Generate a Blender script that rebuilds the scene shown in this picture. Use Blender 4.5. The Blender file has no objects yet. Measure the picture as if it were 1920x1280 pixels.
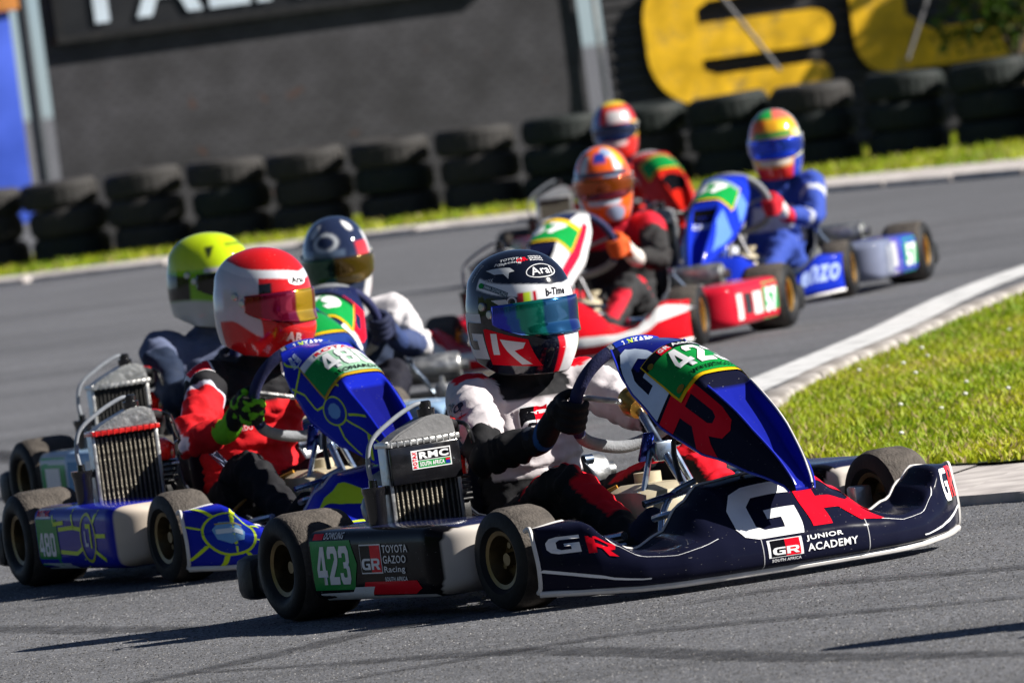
import bpy, bmesh, math, random
import numpy as np
from mathutils import Vector, Matrix, noise
from mathutils.bvhtree import BVHTree
from mathutils.geometry import tessellate_polygon

random.seed(7); rng = np.random.default_rng(7)
SC = bpy.context.scene
COL = SC.collection
R = math.radians

# ------------------------------------------------------------------ camera
CAM_H, ROLL, PITCH = 1.47, R(7.6), math.atan(607 / 20900)
cam_d = bpy.data.cameras.new('camera')
cam = bpy.data.objects.new('camera', cam_d); COL.objects.link(cam)
cam.matrix_world = (Matrix.Translation((0, 0, CAM_H)) @ Matrix.Rotation(math.pi / 2 - PITCH, 4, 'X')
                    @ Matrix.Rotation(-ROLL, 4, 'Z'))
cam_d.sensor_width = 36; cam_d.lens = 36 * 20900 / 1920
cam_d.clip_start = 0.5; cam_d.clip_end = 3000
cam_d.dof.use_dof = True; cam_d.dof.focus_distance = 28.2; cam_d.dof.aperture_fstop = 11.5
cam_d.dof.aperture_blades = 0
SC.camera = cam

# ------------------------------------------------------------------ sky, sun, exposure
SUN_EL = R(32.0)
sun_dir = Vector((math.cos(SUN_EL) * math.cos(R(-9)), math.cos(SUN_EL) * math.sin(R(-9)), math.sin(SUN_EL)))
W = bpy.data.worlds.new('World'); SC.world = W; W.use_nodes = True
wn = W.node_tree.nodes; bg = wn['Background']
sky = wn.new('ShaderNodeTexSky'); sky.sky_type = 'NISHITA'; sky.sun_disc = False
sky.air_density = .42; sky.dust_density = .2; sky.ozone_density = 1.5; sky.sun_elevation = SUN_EL; sky.sun_rotation = math.atan2(sun_dir.x, sun_dir.y)
W.node_tree.links.new(sky.outputs[0], bg.inputs[0]); bg.inputs[1].default_value = 0.05
sun_d = bpy.data.lights.new('sun', 'SUN'); sun = bpy.data.objects.new('sun', sun_d); COL.objects.link(sun)
sun_d.energy = 5.0; sun_d.angle = R(0.5); sun_d.color = (1.0, 0.95, 0.87)
sun.rotation_euler = sun_dir.to_track_quat('Z', 'Y').to_euler()
SC.view_settings.view_transform = 'Standard'; SC.view_settings.look = 'None'
SC.view_settings.gamma = 1; SC.view_settings.exposure = 0.88

# ------------------------------------------------------------------ materials
def lin(r, g, b):
    f = lambda c: ((c / 255 + .055) / 1.055) ** 2.4 if c > 10 else c / 255 / 12.92
    return (f(r), f(g), f(b))
MATS = {}
def nodes_of(m):
    m.use_nodes = True
    return m.node_tree.nodes, m.node_tree.links, m.node_tree.nodes['Principled BSDF']
def mat(name, col=None, rough=.5, metal=0., coat=0., var=.12, scale=9., attr=False, bump=0., bscale=60., spec=.5, dirt=0., sheen=0., chips=0., ior=1.5):
    """A principled material with procedural mottling; attr=True takes the base from the mesh's paint attribute."""
    if name in MATS: return MATS[name]
    m = bpy.data.materials.new(name); N, L, p = nodes_of(m)
    p.inputs['Roughness'].default_value = rough; p.inputs['Metallic'].default_value = metal
    p.inputs['Coat Weight'].default_value = coat; p.inputs['Coat Roughness'].default_value = .06
    p.inputs['Specular IOR Level'].default_value = spec
    p.inputs['IOR'].default_value = ior
    if sheen: p.inputs['Sheen Weight'].default_value = sheen
    tc = N.new('ShaderNodeTexCoord')
    nz = N.new('ShaderNodeTexNoise'); nz.inputs['Scale'].default_value = scale; nz.inputs['Detail'].default_value = 5
    L.new(tc.outputs['Object'], nz.inputs['Vector'])
    mr = N.new('ShaderNodeMapRange'); mr.inputs[1].default_value = .3; mr.inputs[2].default_value = .7
    mr.inputs[3].default_value = 1 - var; mr.inputs[4].default_value = 1 + var
    L.new(nz.outputs[0], mr.inputs[0])
    mx = N.new('ShaderNodeMix'); mx.data_type = 'RGBA'; mx.blend_type = 'MULTIPLY'; mx.inputs[0].default_value = 1
    if attr:
        a = N.new('ShaderNodeVertexColor'); a.layer_name = 'paint'; L.new(a.outputs[0], mx.inputs[6])
    else: mx.inputs[6].default_value = (*col, 1)
    L.new(mr.outputs[0], mx.inputs[7])
    last = mx.outputs[2]
    if dirt:
        n2 = N.new('ShaderNodeTexNoise'); n2.inputs['Scale'].default_value = 4.5; n2.inputs['Detail'].default_value = 8
        n2.inputs['Roughness'].default_value = .75
        L.new(tc.outputs['Object'], n2.inputs['Vector'])
        r2 = N.new('ShaderNodeMapRange'); r2.inputs[1].default_value = .52; r2.inputs[2].default_value = .75
        r2.inputs[3].default_value = 0; r2.inputs[4].default_value = dirt
        L.new(n2.outputs[0], r2.inputs[0])
        m2 = N.new('ShaderNodeMix'); m2.data_type = 'RGBA'; L.new(r2.outputs[0], m2.inputs[0])
        L.new(last, m2.inputs[6]); m2.inputs[7].default_value = (.12, .105, .09, 1); last = m2.outputs[2]
    if chips:   # stone chips and fine scuffs
        mpc = N.new('ShaderNodeMapping'); mpc.inputs['Scale'].default_value = (1, 1, 2.6); L.new(tc.outputs['Object'], mpc.inputs[0])
        n4 = N.new('ShaderNodeTexNoise'); n4.inputs['Scale'].default_value = 95; n4.inputs['Detail'].default_value = 3; L.new(mpc.outputs[0], n4.inputs['Vector'])
        r4 = N.new('ShaderNodeMapRange'); r4.inputs[1].default_value = .705; r4.inputs[2].default_value = .74; r4.inputs[3].default_value = 0; r4.inputs[4].default_value = chips; L.new(n4.outputs[0], r4.inputs[0])
        m4 = N.new('ShaderNodeMix'); m4.data_type = 'RGBA'; L.new(r4.outputs[0], m4.inputs[0]); L.new(last, m4.inputs[6]); m4.inputs[7].default_value = (.30, .29, .28, 1); last = m4.outputs[2]
    L.new(last, p.inputs['Base Color'])
    rr = N.new('ShaderNodeMapRange'); rr.inputs[1].default_value = .3; rr.inputs[2].default_value = .7
    rr.inputs[3].default_value = max(rough - .08, .02); rr.inputs[4].default_value = min(rough + .1, 1)
    L.new(nz.outputs[0], rr.inputs[0]); L.new(rr.outputs[0], p.inputs['Roughness'])
    if bump:
        nb = N.new('ShaderNodeTexNoise'); nb.inputs['Scale'].default_value = bscale; nb.inputs['Detail'].default_value = 4
        L.new(tc.outputs['Object'], nb.inputs['Vector'])
        b = N.new('ShaderNodeBump'); b.inputs['Strength'].default_value = bump; b.inputs['Distance'].default_value = .01
        L.new(nb.outputs[0], b.inputs['Height']); L.new(b.outputs[0], p.inputs['Normal'])
    MATS[name] = m
    return m

NAVY = (.0075, .0085, .022); BLACK = (.006, .006, .008); WHITE = (.78, .78, .80); RED = (.74, .006, .020)
BLUE = (.008, .016, .38); LIME = (.55, .72, .03); GREEN = (.008, .26, .05); YELLOW = (.80, .50, .01); ORANGE = (.85, .13, .01)
def vinyl(c, n=None):
    key = n or 'vinyl_%02d_%02d_%02d' % tuple(int(x * 99) for x in c)
    return mat(key, c, .2, 0, .05, .07, 14, dirt=.03, spec=.5, chips=.5, ior=1.12)
M_PAINT = mat('painted_plastic', None, .14, 0, .05, .08, 8, attr=True, dirt=.015, spec=.5, chips=.6, ior=1.12)
M_HELM = mat('helmet_lacquer', None, .12, 0, .5, .05, 12, attr=True, spec=.3, chips=.3)
M_SUIT = mat('race_suit_cloth', None, .80, 0, 0, .10, 22, attr=True, bump=.16, bscale=55, spec=.2)
def crease(m):
    N, L = m.node_tree.nodes, m.node_tree.links; p = N['Principled BSDF']; old = p.inputs['Normal'].links[0].from_node
    tc = N.new('ShaderNodeTexCoord'); n = N.new('ShaderNodeTexNoise'); n.noise_type = 'RIDGED_MULTIFRACTAL'; n.inputs['Scale'].default_value = 9; n.inputs['Detail'].default_value = 2; n.inputs['Distortion'].default_value = .6
    mp = N.new('ShaderNodeMapping'); mp.inputs['Scale'].default_value = (1, 1.3, 1.9); L.new(tc.outputs['Object'], mp.inputs[0]); L.new(mp.outputs[0], n.inputs['Vector'])
    b = N.new('ShaderNodeBump'); b.inputs['Strength'].default_value = .55; b.inputs['Distance'].default_value = .012; L.new(n.outputs[0], b.inputs['Height']); L.new(old.outputs[0], b.inputs['Normal']); L.new(b.outputs[0], p.inputs['Normal'])
crease(M_SUIT)
M_GLOVE = mat('glove_cloth', None, .7, 0, 0, .12, 60, attr=True, bump=.3, bscale=160, spec=.2)
M_RUB = mat('tyre_side_rubber', (.006, .006, .007), .6, 0, 0, .3, 16, bump=.15, bscale=80, spec=.3)
M_TREAD = mat('scrubbed_slick_rubber', (.082, .071, .062), .78, 0, 0, .35, 30, bump=.45, bscale=130, spec=.25)
M_RIM = mat('bronze_magnesium', (.19, .14, .07), .38, .85, 0, .25, 30)
M_GOLD = mat('gold_magnesium', (.55, .30, .06), .35, .85, 0, .2, 30)
M_CHROME = mat('chromed_tube', (.42, .50, .62), .26, 1, 0, .12, 14)
M_ALU = mat('cast_aluminium', (.50, .50, .49), .36, .9, 0, .2, 30, bump=.2)
M_BLK = mat('black_plastic', (.007, .007, .008), .5, 0, 0, .3, 20, bump=.15, dirt=.12)
M_BLKG = mat('gloss_black', (.008, .008, .010), .2, 0, .4, .2, 20)
M_FIN = mat('radiator_fins', (.20, .18, .145), .45, .7, 0, .35, 90, bump=.5, bscale=220)
M_FIND = mat('radiator_core_dark', (.020, .019, .017), .6, .2, 0, .4, 120, bump=.5, bscale=250)
M_REDM = mat('red_enamel', (.55, .012, .010), .25, 0, .5, .2, 25)
M_TANK = mat('fuel_tank_plastic', (.55, .48, .34), .42, 0, 0, .15, 6, dirt=.15)
M_SEAT = mat('fibreglass_seat', (.030, .034, .045), .35, 0, .2, .3, 14)
M_HOSE = mat('clear_hose', (.27, .29, .32), .25, 0, .2, .15, 30)
M_GREY = mat('grey_suede', (.22, .23, .25), .85, 0, 0, .15, 60, bump=.3, bscale=200)
M_GRIP = mat('blue_suede', (.010, .014, .075), .8, 0, 0, .2, 60, bump=.3, bscale=200)
M_TRAY = mat('floor_tray_metal', (.10, .10, .11), .45, .8, 0, .3, 20)
M_TRIM = mat('white_edge_plastic', (.62, .60, .58), .42, 0, .1, .15, 14, dirt=.35)
M_PINK = mat('worn_white_plastic', (.60, .55, .50), .45, 0, .15, .14, 9, dirt=.35)
M_NAVYCH = mat('blue_anodised', (.012, .03, .25), .25, .8, 0, .15, 20)

# ------------------------------------------------------------------ object helpers
def link(o, parent=None):
    COL.objects.link(o)
    if parent is not None: o.parent = parent
    return o
def mesh_from(name, v, f, m, smooth=True, cols=None):
    me = bpy.data.meshes.new(name); me.from_pydata([tuple(x) for x in v], [], [tuple(x) for x in f]); me.update()
    if m is not None: me.materials.append(m)
    if smooth: me.polygons.foreach_set('use_smooth', [True] * len(me.polygons))
    if cols is not None:
        a = me.color_attributes.new('paint', 'FLOAT_COLOR', 'POINT')
        c = np.ones((len(v), 4), np.float32); c[:, :3] = np.asarray(cols, np.float32)
        a.data.foreach_set('color', c.ravel())
    return me
def add(name, me, parent=None, loc=None, rot=None):
    o = bpy.data.objects.new(name, me)
    if loc is not None: o.location = loc
    if rot is not None: o.rotation_euler = rot
    return link(o, parent)
def empty(name, loc, rz=0.):
    o = bpy.data.objects.new(name, None); o.empty_display_size = .2
    o.location = loc; o.rotation_euler = (0, 0, rz); return link(o)
def tag(o, label=None, cat=None, group=None, kind=None):
    if label: o['label'] = label
    if cat: o['category'] = cat
    if group: o['group'] = group
    if kind: o['kind'] = kind
    return o

class MB:
    """collects simple shapes into one mesh"""
    def __init__(s): s.v = []; s.f = []
    def put(s, v, f):
        b = len(s.v); s.v += [tuple(p) for p in v]; s.f += [tuple(i + b for i in q) for q in f]; return s
    def box(s, c, d, rot=None, bev=0.):
        bm = bmesh.new(); bmesh.ops.create_cube(bm, size=1)
        for q in bm.verts: q.co = Vector((q.co.x * d[0], q.co.y * d[1], q.co.z * d[2]))
        if bev: bmesh.ops.bevel(bm, geom=bm.edges[:], offset=bev, segments=2, affect='EDGES', profile=.5)
        M = Matrix.Translation(c) @ (rot.to_4x4() if rot is not None else Matrix())
        bm.verts.index_update()
        s.put([M @ q.co for q in bm.verts], [[w.index for w in p.verts] for p in bm.faces]); bm.free(); return s
    def tube(s, pts, r, seg=10, smooth=0, closed=False, caps=True):
        P = [Vector(p) for p in pts]
        if smooth: P = catmull(P, smooth, closed)
        n = len(P); rr = r if hasattr(r, '__len__') else [r] * n
        if len(rr) != n: rr = list(np.interp(np.linspace(0, 1, n), np.linspace(0, 1, len(rr)), rr))
        V = []; F = []; up = Vector((0, 0, 1)); prev = None
        for i in range(n):
            a = P[(i - 1) % n] if (closed or i > 0) else P[i]; b = P[(i + 1) % n] if (closed or i < n - 1) else P[i]
            t = (b - a).normalized()
            if prev is None:
                u = t.cross(up)
                if u.length < .1: u = t.cross(Vector((1, 0, 0)))
            else: u = prev - t * prev.dot(t)
            u.normalize(); prev = u; w = t.cross(u)
            for k in range(seg):
                an = 2 * math.pi * k / seg
                V.append(P[i] + (u * math.cos(an) + w * math.sin(an)) * rr[i])
        for i in range(n if closed else n - 1):
            for k in range(seg):
                j = (i + 1) % n; k2 = (k + 1) % seg
                F.append((i * seg + k, i * seg + k2, j * seg + k2, j * seg + k))
        if caps and not closed:
            F.append(tuple(reversed(range(seg)))); F.append(tuple((n - 1) * seg + k for k in range(seg)))
        return s.put(V, F)
    def lathe(s, prof, c=(0, 0, 0), axis='Y', seg=32, closed=False):
        V = []; F = []; n = len(prof)
        for k in range(seg):
            a = 2 * math.pi * k / seg; ca, sa = math.cos(a), math.sin(a)
            for (h, r) in prof:
                if axis == 'Y': V.append((c[0] + r * ca, c[1] + h, c[2] + r * sa))
                elif axis == 'Z': V.append((c[0] + r * ca, c[1] + r * sa, c[2] + h))
                else: V.append((c[0] + h, c[1] + r * ca, c[2] + r * sa))
        for k in range(seg):
            k2 = (k + 1) % seg
            for i in range(n if closed else n - 1):
                j = (i + 1) % n; F.append((k * n + i, k * n + j, k2 * n + j, k2 * n + i))
        return s.put(V, F)
    def ell(s, c, r, nu=14, nv=9):
        V = []; F = []
        for j in range(nv + 1):
            ph = -math.pi / 2 + math.pi * j / nv
            for i in range(nu):
                a = 2 * math.pi * i / nu
                V.append((c[0] + r[0] * math.cos(ph) * math.cos(a), c[1] + r[1] * math.cos(ph) * math.sin(a), c[2] + r[2] * math.sin(ph)))
        for j in range(nv):
            for i in range(nu): F.append((j * nu + i, j * nu + (i + 1) % nu, (j + 1) * nu + (i + 1) % nu, (j + 1) * nu + i))
        return s.put(V, F)
    def mesh(s, name, m, smooth=True):
        me = mesh_from(name, s.v, s.f, m, smooth)
        bm = bmesh.new(); bm.from_mesh(me); bmesh.ops.recalc_face_normals(bm, faces=bm.faces[:]); bm.to_mesh(me); bm.free()
        if smooth: me.set_sharp_from_angle(angle=R(40))
        return me
    def build(s, name, m, parent=None, smooth=True): return add(name, s.mesh(name, m, smooth), parent)

def catmull(P, k, closed=False):
    out = []; n = len(P)
    for i in range(n if closed else n - 1):
        p0 = P[(i - 1) % n] if (closed or i > 0) else P[0]; p1 = P[i]; p2 = P[(i + 1) % n]
        p3 = P[(i + 2) % n] if (closed or i + 2 < n) else P[-1]
        for q in range(k):
            t = q / k
            out.append(.5 * ((2 * p1) + (p2 - p0) * t + (2 * p0 - 5 * p1 + 4 * p2 - p3) * t * t + (3 * p1 - p0 - 3 * p2 + p3) * t ** 3))
    if not closed: out.append(P[-1])
    return out
def sstep(a, b, x):
    t = min(max((x - a) / (b - a), 0), 1); return t * t * (3 - 2 * t)
def lerp(x, xs, ys): return float(np.interp(x, xs, ys))

CACHE = {}
def cached(key, fn):
    if key not in CACHE: CACHE[key] = fn()
    return CACHE[key]

# ------------------------------------------------------------------ flat shapes for decals: (verts2d, faces)
def poly(*loops):
    L3 = [[Vector((x, y, 0)) for x, y in lp] for lp in loops]
    tris = tessellate_polygon(L3); flat = [p for lp in loops for p in lp]
    return [tuple(p) for p in flat], [tuple(t) for t in tris]
def rect(x0, y0, x1, y1): return poly([(x0, y0), (x1, y0), (x1, y1), (x0, y1)])
def disc(cx, cy, rx, ry, n=28): return poly([(cx + rx * math.cos(2 * math.pi * i / n), cy + ry * math.sin(2 * math.pi * i / n)) for i in range(n)])
def ring(cx, cy, rx, ry, t, n=32):
    o = [(cx + rx * math.cos(2 * math.pi * i / n), cy + ry * math.sin(2 * math.pi * i / n)) for i in range(n)]
    q = [(cx + (rx - t) * math.cos(2 * math.pi * i / n), cy + (ry - t) * math.sin(2 * math.pi * i / n)) for i in range(n)]
    V = o + q; return V, [(i, (i + 1) % n, n + (i + 1) % n, n + i) for i in range(n)]
def strip(pts, w):
    P = [Vector(p) for p in pts]; V = []
    for i, p in enumerate(P):
        t = (P[min(i + 1, len(P) - 1)] - P[max(i - 1, 0)]).normalized(); n = Vector((-t.y, t.x)) * w / 2
        V += [tuple(p + n), tuple(p - n)]
    return V, [(2 * i, 2 * i + 1, 2 * i + 3, 2 * i + 2) for i in range(len(P) - 1)]
def join(*shapes):
    V = []; F = []
    for v, f in shapes:
        b = len(V); V += list(v); F += [tuple(i + b for i in q) for q in f]
    return V, F
def xf(shape, x0=0, y0=0, sx=1., sy=None, shear=0., rot=0.):
    sy = sx if sy is None else sy; c, s = math.cos(rot), math.sin(rot); out = []
    for x, y in shape[0]:
        x, y = x * sx + y * sy * shear, y * sy
        out.append((x0 + x * c - y * s, y0 + x * s + y * c))
    return out, shape[1]
def fit(shape, x0, y0, x1, y1):
    a = np.array(shape[0]); mn, mx = a.min(0), a.max(0); d = np.maximum(mx - mn, 1e-6)
    b = (a - mn) / d * np.array([x1 - x0, y1 - y0]) + np.array([x0, y0])
    return [tuple(p) for p in b], shape[1]
def text(s, bold=.02, shear=0.):
    def mk():
        cu = bpy.data.curves.new('t', 'FONT'); cu.body = s; cu.offset = bold; cu.shear = shear; cu.resolution_u = 3; cu.size = 1
        cu.space_character = 1.05 + bold * 2
        ob = bpy.data.objects.new('t', cu); me = bpy.data.meshes.new_from_object(ob)
        r = ([(q.co.x, q.co.y) for q in me.vertices], [tuple(p.vertices) for p in me.polygons])
        bpy.data.objects.remove(ob); bpy.data.curves.remove(cu); bpy.data.meshes.remove(me); return r
    return cached(('text', s, bold, shear), mk)
G_SH = poly([(1.0, 1.0), (.32, 1.0), (.12, .92), (0, .68), (0, .3), (.1, .1), (.3, 0), (.97, 0), (.97, .56), (.5, .56), (.5, .40), (.70, .40), (.70, .2), (.4, .2), (.29, .3), (.29, .68), (.4, .8), (1.0, .8)])
R_SH = poly([(0, 0), (0, 1), (.74, 1), (.94, .92), (1, .72), (.95, .46), (.76, .36), (1.02, 0), (.68, 0), (.48, .32), (.27, .32), (.27, 0)],
            [(.27, .55), (.66, .55), (.73, .61), (.73, .75), (.66, .81), (.27, .81)])

DIG = {'4': poly([(.55, 0), (.86, 0), (.86, .2), (1, .2), (1, .38), (.86, .38), (.86, 1), (.5, 1), (0, .42), (0, .2), (.55, .2)], [(.24, .38), (.55, .38), (.55, .76)]),
       '2': poly([(0, 0), (1, 0), (1, .2), (.46, .2), (.92, .52), (1, .64), (1, .86), (.85, 1), (.15, 1), (0, .86), (0, .68), (.32, .68), (.32, .78), (.38, .82), (.62, .82), (.68, .78), (.68, .66), (0, .2)]),
       '3': poly([(0, .14), (.15, 0), (.85, 0), (1, .14), (1, .42), (.88, .5), (1, .58), (1, .86), (.85, 1), (.15, 1), (0, .86), (0, .7), (.32, .7), (.32, .78), (.38, .82), (.62, .82), (.68, .78), (.68, .62), (.62, .58), (.4, .58), (.4, .42), (.62, .42), (.68, .38), (.68, .22), (.62, .18), (.38, .18), (.32, .22), (.32, .3), (0, .3)]),
       '8': poly([(0, .14), (.15, 0), (.85, 0), (1, .14), (1, .42), (.9, .5), (1, .58), (1, .86), (.85, 1), (.15, 1), (0, .86), (0, .58), (.1, .5), (0, .42)], [(.33, .19), (.67, .19), (.67, .42), (.33, .42)], [(.33, .59), (.67, .59), (.67, .81), (.33, .81)]),
       '0': poly([(0, .14), (.15, 0), (.85, 0), (1, .14), (1, .86), (.85, 1), (.15, 1), (0, .86)], [(.33, .2), (.67, .2), (.67, .8), (.33, .8)])}
def number(t):
    if all(c in DIG for c in t): return join(*[xf(DIG[c], i * 1.14, 0) for i, c in enumerate(t)])
    return text(t, .055)
def finecut(shape, step):
    """subdivide a flat shape on a grid so that it can follow a curved surface"""
    bm = bmesh.new(); vs = [bm.verts.new((x, y, 0)) for x, y in shape[0]]
    for q in shape[1]:
        try: bm.faces.new([vs[i] for i in q])
        except ValueError: pass
    a = np.array(shape[0]); mn, mx = a.min(0), a.max(0)
    for ax in (0, 1):
        n = int((mx[ax] - mn[ax]) / step)
        for k in range(1, n + 1):
            c = [0, 0, 0]; c[ax] = mn[ax] + (mx[ax] - mn[ax]) * k / (n + 1); no = [0, 0, 0]; no[ax] = 1
            bmesh.ops.bisect_plane(bm, geom=bm.verts[:] + bm.edges[:] + bm.faces[:], plane_co=c, plane_no=no)
    bm.verts.index_update()
    r = [(q.co.x, q.co.y) for q in bm.verts], [tuple(w.index for w in p.verts) for p in bm.faces]
    bm.free(); return r
def decal(name, parent, shape, mapper, m, off=.0012, step=.02):
    sh = finecut(shape, step) if step else shape
    V = []
    for a, b in sh[0]:
        p, n = mapper(a, b); V.append(p + n * off)
    f = sh[1]
    if f:
        # orient along the surface normal
        i, j, k = f[0][:3]; nn = (V[j] - V[i]).cross(V[k] - V[i])
        if nn.dot(mapper(*sh[0][i])[1]) < 0: f = [tuple(reversed(q)) for q in f]
    return add(name, mesh_from(name, V, f, m, True), parent)
def proj_mapper(bvh, O, U, V, reach=.35):
    O, U, V = Vector(O), Vector(U).normalized(), Vector(V).normalized(); N = U.cross(V).normalized()
    def fn(a, b):
        P = O + U * a + V * b
        h, n, i, d = bvh.ray_cast(P + N * reach, -N, reach * 2.2)
        if h is None: h, n, i, d = bvh.find_nearest(P)
        if n.dot(N) < 0: n = -n
        return h, n
    return fn
def surf_mapper(fn, a0=0., b0=0., ka=1., kb=1.):
    def g(a, b):
        a, b = a0 + a * ka, b0 + b * kb; e = 1e-3
        p = fn(a, b); n = (fn(a + e, b) - fn(a - e, b)).cross(fn(a, b + e) - fn(a, b - e))
        n = n.normalized() if n.length > 1e-12 else Vector((0, 0, 1))
        if n.dot(p - fn.inside) < 0: n = -n
        return p, n
    return g
def bvh_of(o):
    me = o.data; return BVHTree.FromPolygons([q.co for q in me.vertices], [tuple(p.vertices) for p in me.polygons])

# ================================================================== THE SETTING
def asphalt():
    m = bpy.data.materials.new('asphalt'); N, L, p = nodes_of(m)
    tc = N.new('ShaderNodeTexCoord'); g = tc.outputs['Object']
    def nz(sc, det=4, vec=None, rough=.6):
        n = N.new('ShaderNodeTexNoise'); n.inputs['Scale'].default_value = sc; n.inputs['Detail'].default_value = det
        n.inputs['Roughness'].default_value = rough; L.new(vec or g, n.inputs['Vector']); return n.outputs[0]
    def rng_(src, a, b, c, d):
        r = N.new('ShaderNodeMapRange'); r.inputs[1].default_value = a; r.inputs[2].default_value = b
        r.inputs[3].default_value = c; r.inputs[4].default_value = d; L.new(src, r.inputs[0]); return r.outputs[0]
    def mul(a, b):
        q = N.new('ShaderNodeMath'); q.operation = 'MULTIPLY'; L.new(a, q.inputs[0]); L.new(b, q.inputs[1]); return q.outputs[0]
    vo = N.new('ShaderNodeTexVoronoi'); vo.inputs['Scale'].default_value = 105; L.new(g, vo.inputs['Vector'])
    stone = N.new('ShaderNodeSeparateColor'); L.new(vo.outputs['Color'], stone.inputs[0])
    agg = rng_(stone.outputs[0], 0, 1, .62, 1.42)
    bright = rng_(stone.outputs[1], .93, 1.0, 1.0, 2.1)
    fine = rng_(nz(260, 3), .3, .7, .75, 1.25)
    patch = rng_(nz(.55, 5), .35, .65, .86, 1.12)
    # long soft rubber streaks laid down along the racing line
    mp = N.new('ShaderNodeMapping'); mp.inputs['Rotation'].default_value = (0, 0, R(28)); mp.inputs['Scale'].default_value = (.10, 1.5, 1)
    L.new(g, mp.inputs[0])
    streak = rng_(nz(1.0, 6, mp.outputs[0], .65), .50, .68, 1.0, .62)
    mp2 = N.new('ShaderNodeMapping'); mp2.inputs['Rotation'].default_value = (0, 0, R(-12)); mp2.inputs['Scale'].default_value = (.35, 5, 1)
    L.new(g, mp2.inputs[0])
    streak2 = rng_(nz(1.0, 5, mp2.outputs[0], .7), .62, .70, 1.0, .55)
    v = mul(mul(mul(agg, bright), mul(fine, patch)), mul(streak, streak2))
    mx = N.new('ShaderNodeMix'); mx.data_type = 'RGBA'; mx.blend_type = 'MULTIPLY'; mx.inputs[0].default_value = 1
    mx.inputs[6].default_value = (.118, .120, .130, 1); L.new(v, mx.inputs[7]); L.new(mx.outputs[2], p.inputs['Base Color'])
    p.inputs['Roughness'].default_value = .82; p.inputs['Specular IOR Level'].default_value = .3
    b = N.new('ShaderNodeBump'); b.inputs['Strength'].default_value = .55; b.inputs['Distance'].default_value = .004
    L.new(vo.outputs['Distance'], b.inputs['Height']); b.invert = True; L.new(b.outputs[0], p.inputs['Normal'])
    return m
def ground_mat(name, c1, c2, c3, sc):
    m = bpy.data.materials.new(name); N, L, p = nodes_of(m); tc = N.new('ShaderNodeTexCoord')
    n = N.new('ShaderNodeTexNoise'); n.inputs['Scale'].default_value = sc; n.inputs['Detail'].default_value = 8; L.new(tc.outputs['Object'], n.inputs['Vector'])
    r = N.new('ShaderNodeValToRGB'); e = r.color_ramp.elements; e[0].position = .34; e[0].color = (*c1, 1); e[1].position = .66; e[1].color = (*c3, 1)
    q = r.color_ramp.elements.new(.5); q.color = (*c2, 1)
    L.new(n.outputs[0], r.inputs[0]); L.new(r.outputs[0], p.inputs['Base Color']); p.inputs['Roughness'].default_value = .9
    b = N.new('ShaderNodeBump'); b.inputs['Strength'].default_value = .5; L.new(n.outputs[0], b.inputs['Height']); L.new(b.outputs[0], p.inputs['Normal'])
    return m
M_CONC = ground_mat('worn_concrete', (.33, .30, .285), (.47, .43, .41), (.58, .54, .51), 6)
M_CONCD = ground_mat('dirty_concrete', (.17, .15, .13), (.29, .265, .245), (.42, .385, .36), 5)
M_LINE = ground_mat('worn_white_road_paint', (.40, .40, .40), (.60, .60, .60), (.72, .72, .72), 7)
M_SOIL = ground_mat('grass_soil', (.030, .040, .008), (.055, .085, .012), (.10, .10, .03), 5)

def sheet(name, pts, z, m, kind='structure', label=None):
    v, f = poly(pts); o = add(name, mesh_from(name, [(x, y, z) for x, y in v], f, m, False)); bm = bmesh.new(); bm.from_mesh(o.data)
    for q in bm.faces:
        if q.normal.z < 0: q.normal_flip()
    bm.to_mesh(o.data); bm.free(); return tag(o, label, None, None, kind)
sheet('race_track', [(-250, -60), (250, -60), (250, 400), (-250, 400)], 0, asphalt(), label='grey speckled asphalt race track with dark rubber streaks')

def smooth2(pts, k=8): return [(p.x, p.y) for p in catmull([Vector((x, y, 0)) for x, y in pts], k)]
def offset2(pts, d):
    out = []
    for i, p in enumerate(pts):
        a = Vector(pts[max(i - 1, 0)]); b = Vector(pts[min(i + 1, len(pts) - 1)]); t = (b - a).normalized()
        out.append((p[0] - t.y * d, p[1] + t.x * d))
    return out
def point_in(x, y, P):
    P = np.asarray(P); x = np.asarray(x); y = np.asarray(y); ins = np.zeros(x.shape, bool); j = len(P) - 1
    for i in range(len(P)):
        c = ((P[i, 1] > y) != (P[j, 1] > y)) & (x < (P[j, 0] - P[i, 0]) * (y - P[i, 1]) / (P[j, 1] - P[i, 1] + 1e-12) + P[i, 0])
        ins ^= c; j = i
    return ins

# loose stone grit standing proud of the asphalt near the camera's focus
gn = 190000
sx = rng.uniform(-1.75, 1.75, gn); sy = 20.5 + 16 * rng.uniform(0, 1, gn) ** 1.25
sr = rng.uniform(.0018, .0042, gn); shh = sr * rng.uniform(.35, .75, gn); a0 = rng.uniform(0, 6.28, gn)
GV = np.zeros((gn, 4, 3), np.float32)
for k in range(3):
    GV[:, k, 0] = sx + np.cos(a0 + k * 2.094) * sr; GV[:, k, 1] = sy + np.sin(a0 + k * 2.094) * sr; GV[:, k, 2] = -.0003
GV[:, 3, 0] = sx + rng.uniform(-.5, .5, gn) * sr; GV[:, 3, 1] = sy + rng.uniform(-.5, .5, gn) * sr; GV[:, 3, 2] = shh
gm = bpy.data.meshes.new('asphalt_grit'); gm.vertices.add(gn * 4); gm.vertices.foreach_set('co', GV.ravel())
bi_ = (np.arange(gn) * 4)[:, None]; gf = (bi_[:, :, None] + np.array([[0, 1, 3], [1, 2, 3], [2, 0, 3]])[None]).reshape(-1)
gm.loops.add(gn * 9); gm.loops.foreach_set('vertex_index', gf); gm.polygons.add(gn * 3); gm.polygons.foreach_set('loop_start', np.arange(gn * 3) * 3); gm.update()
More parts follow.
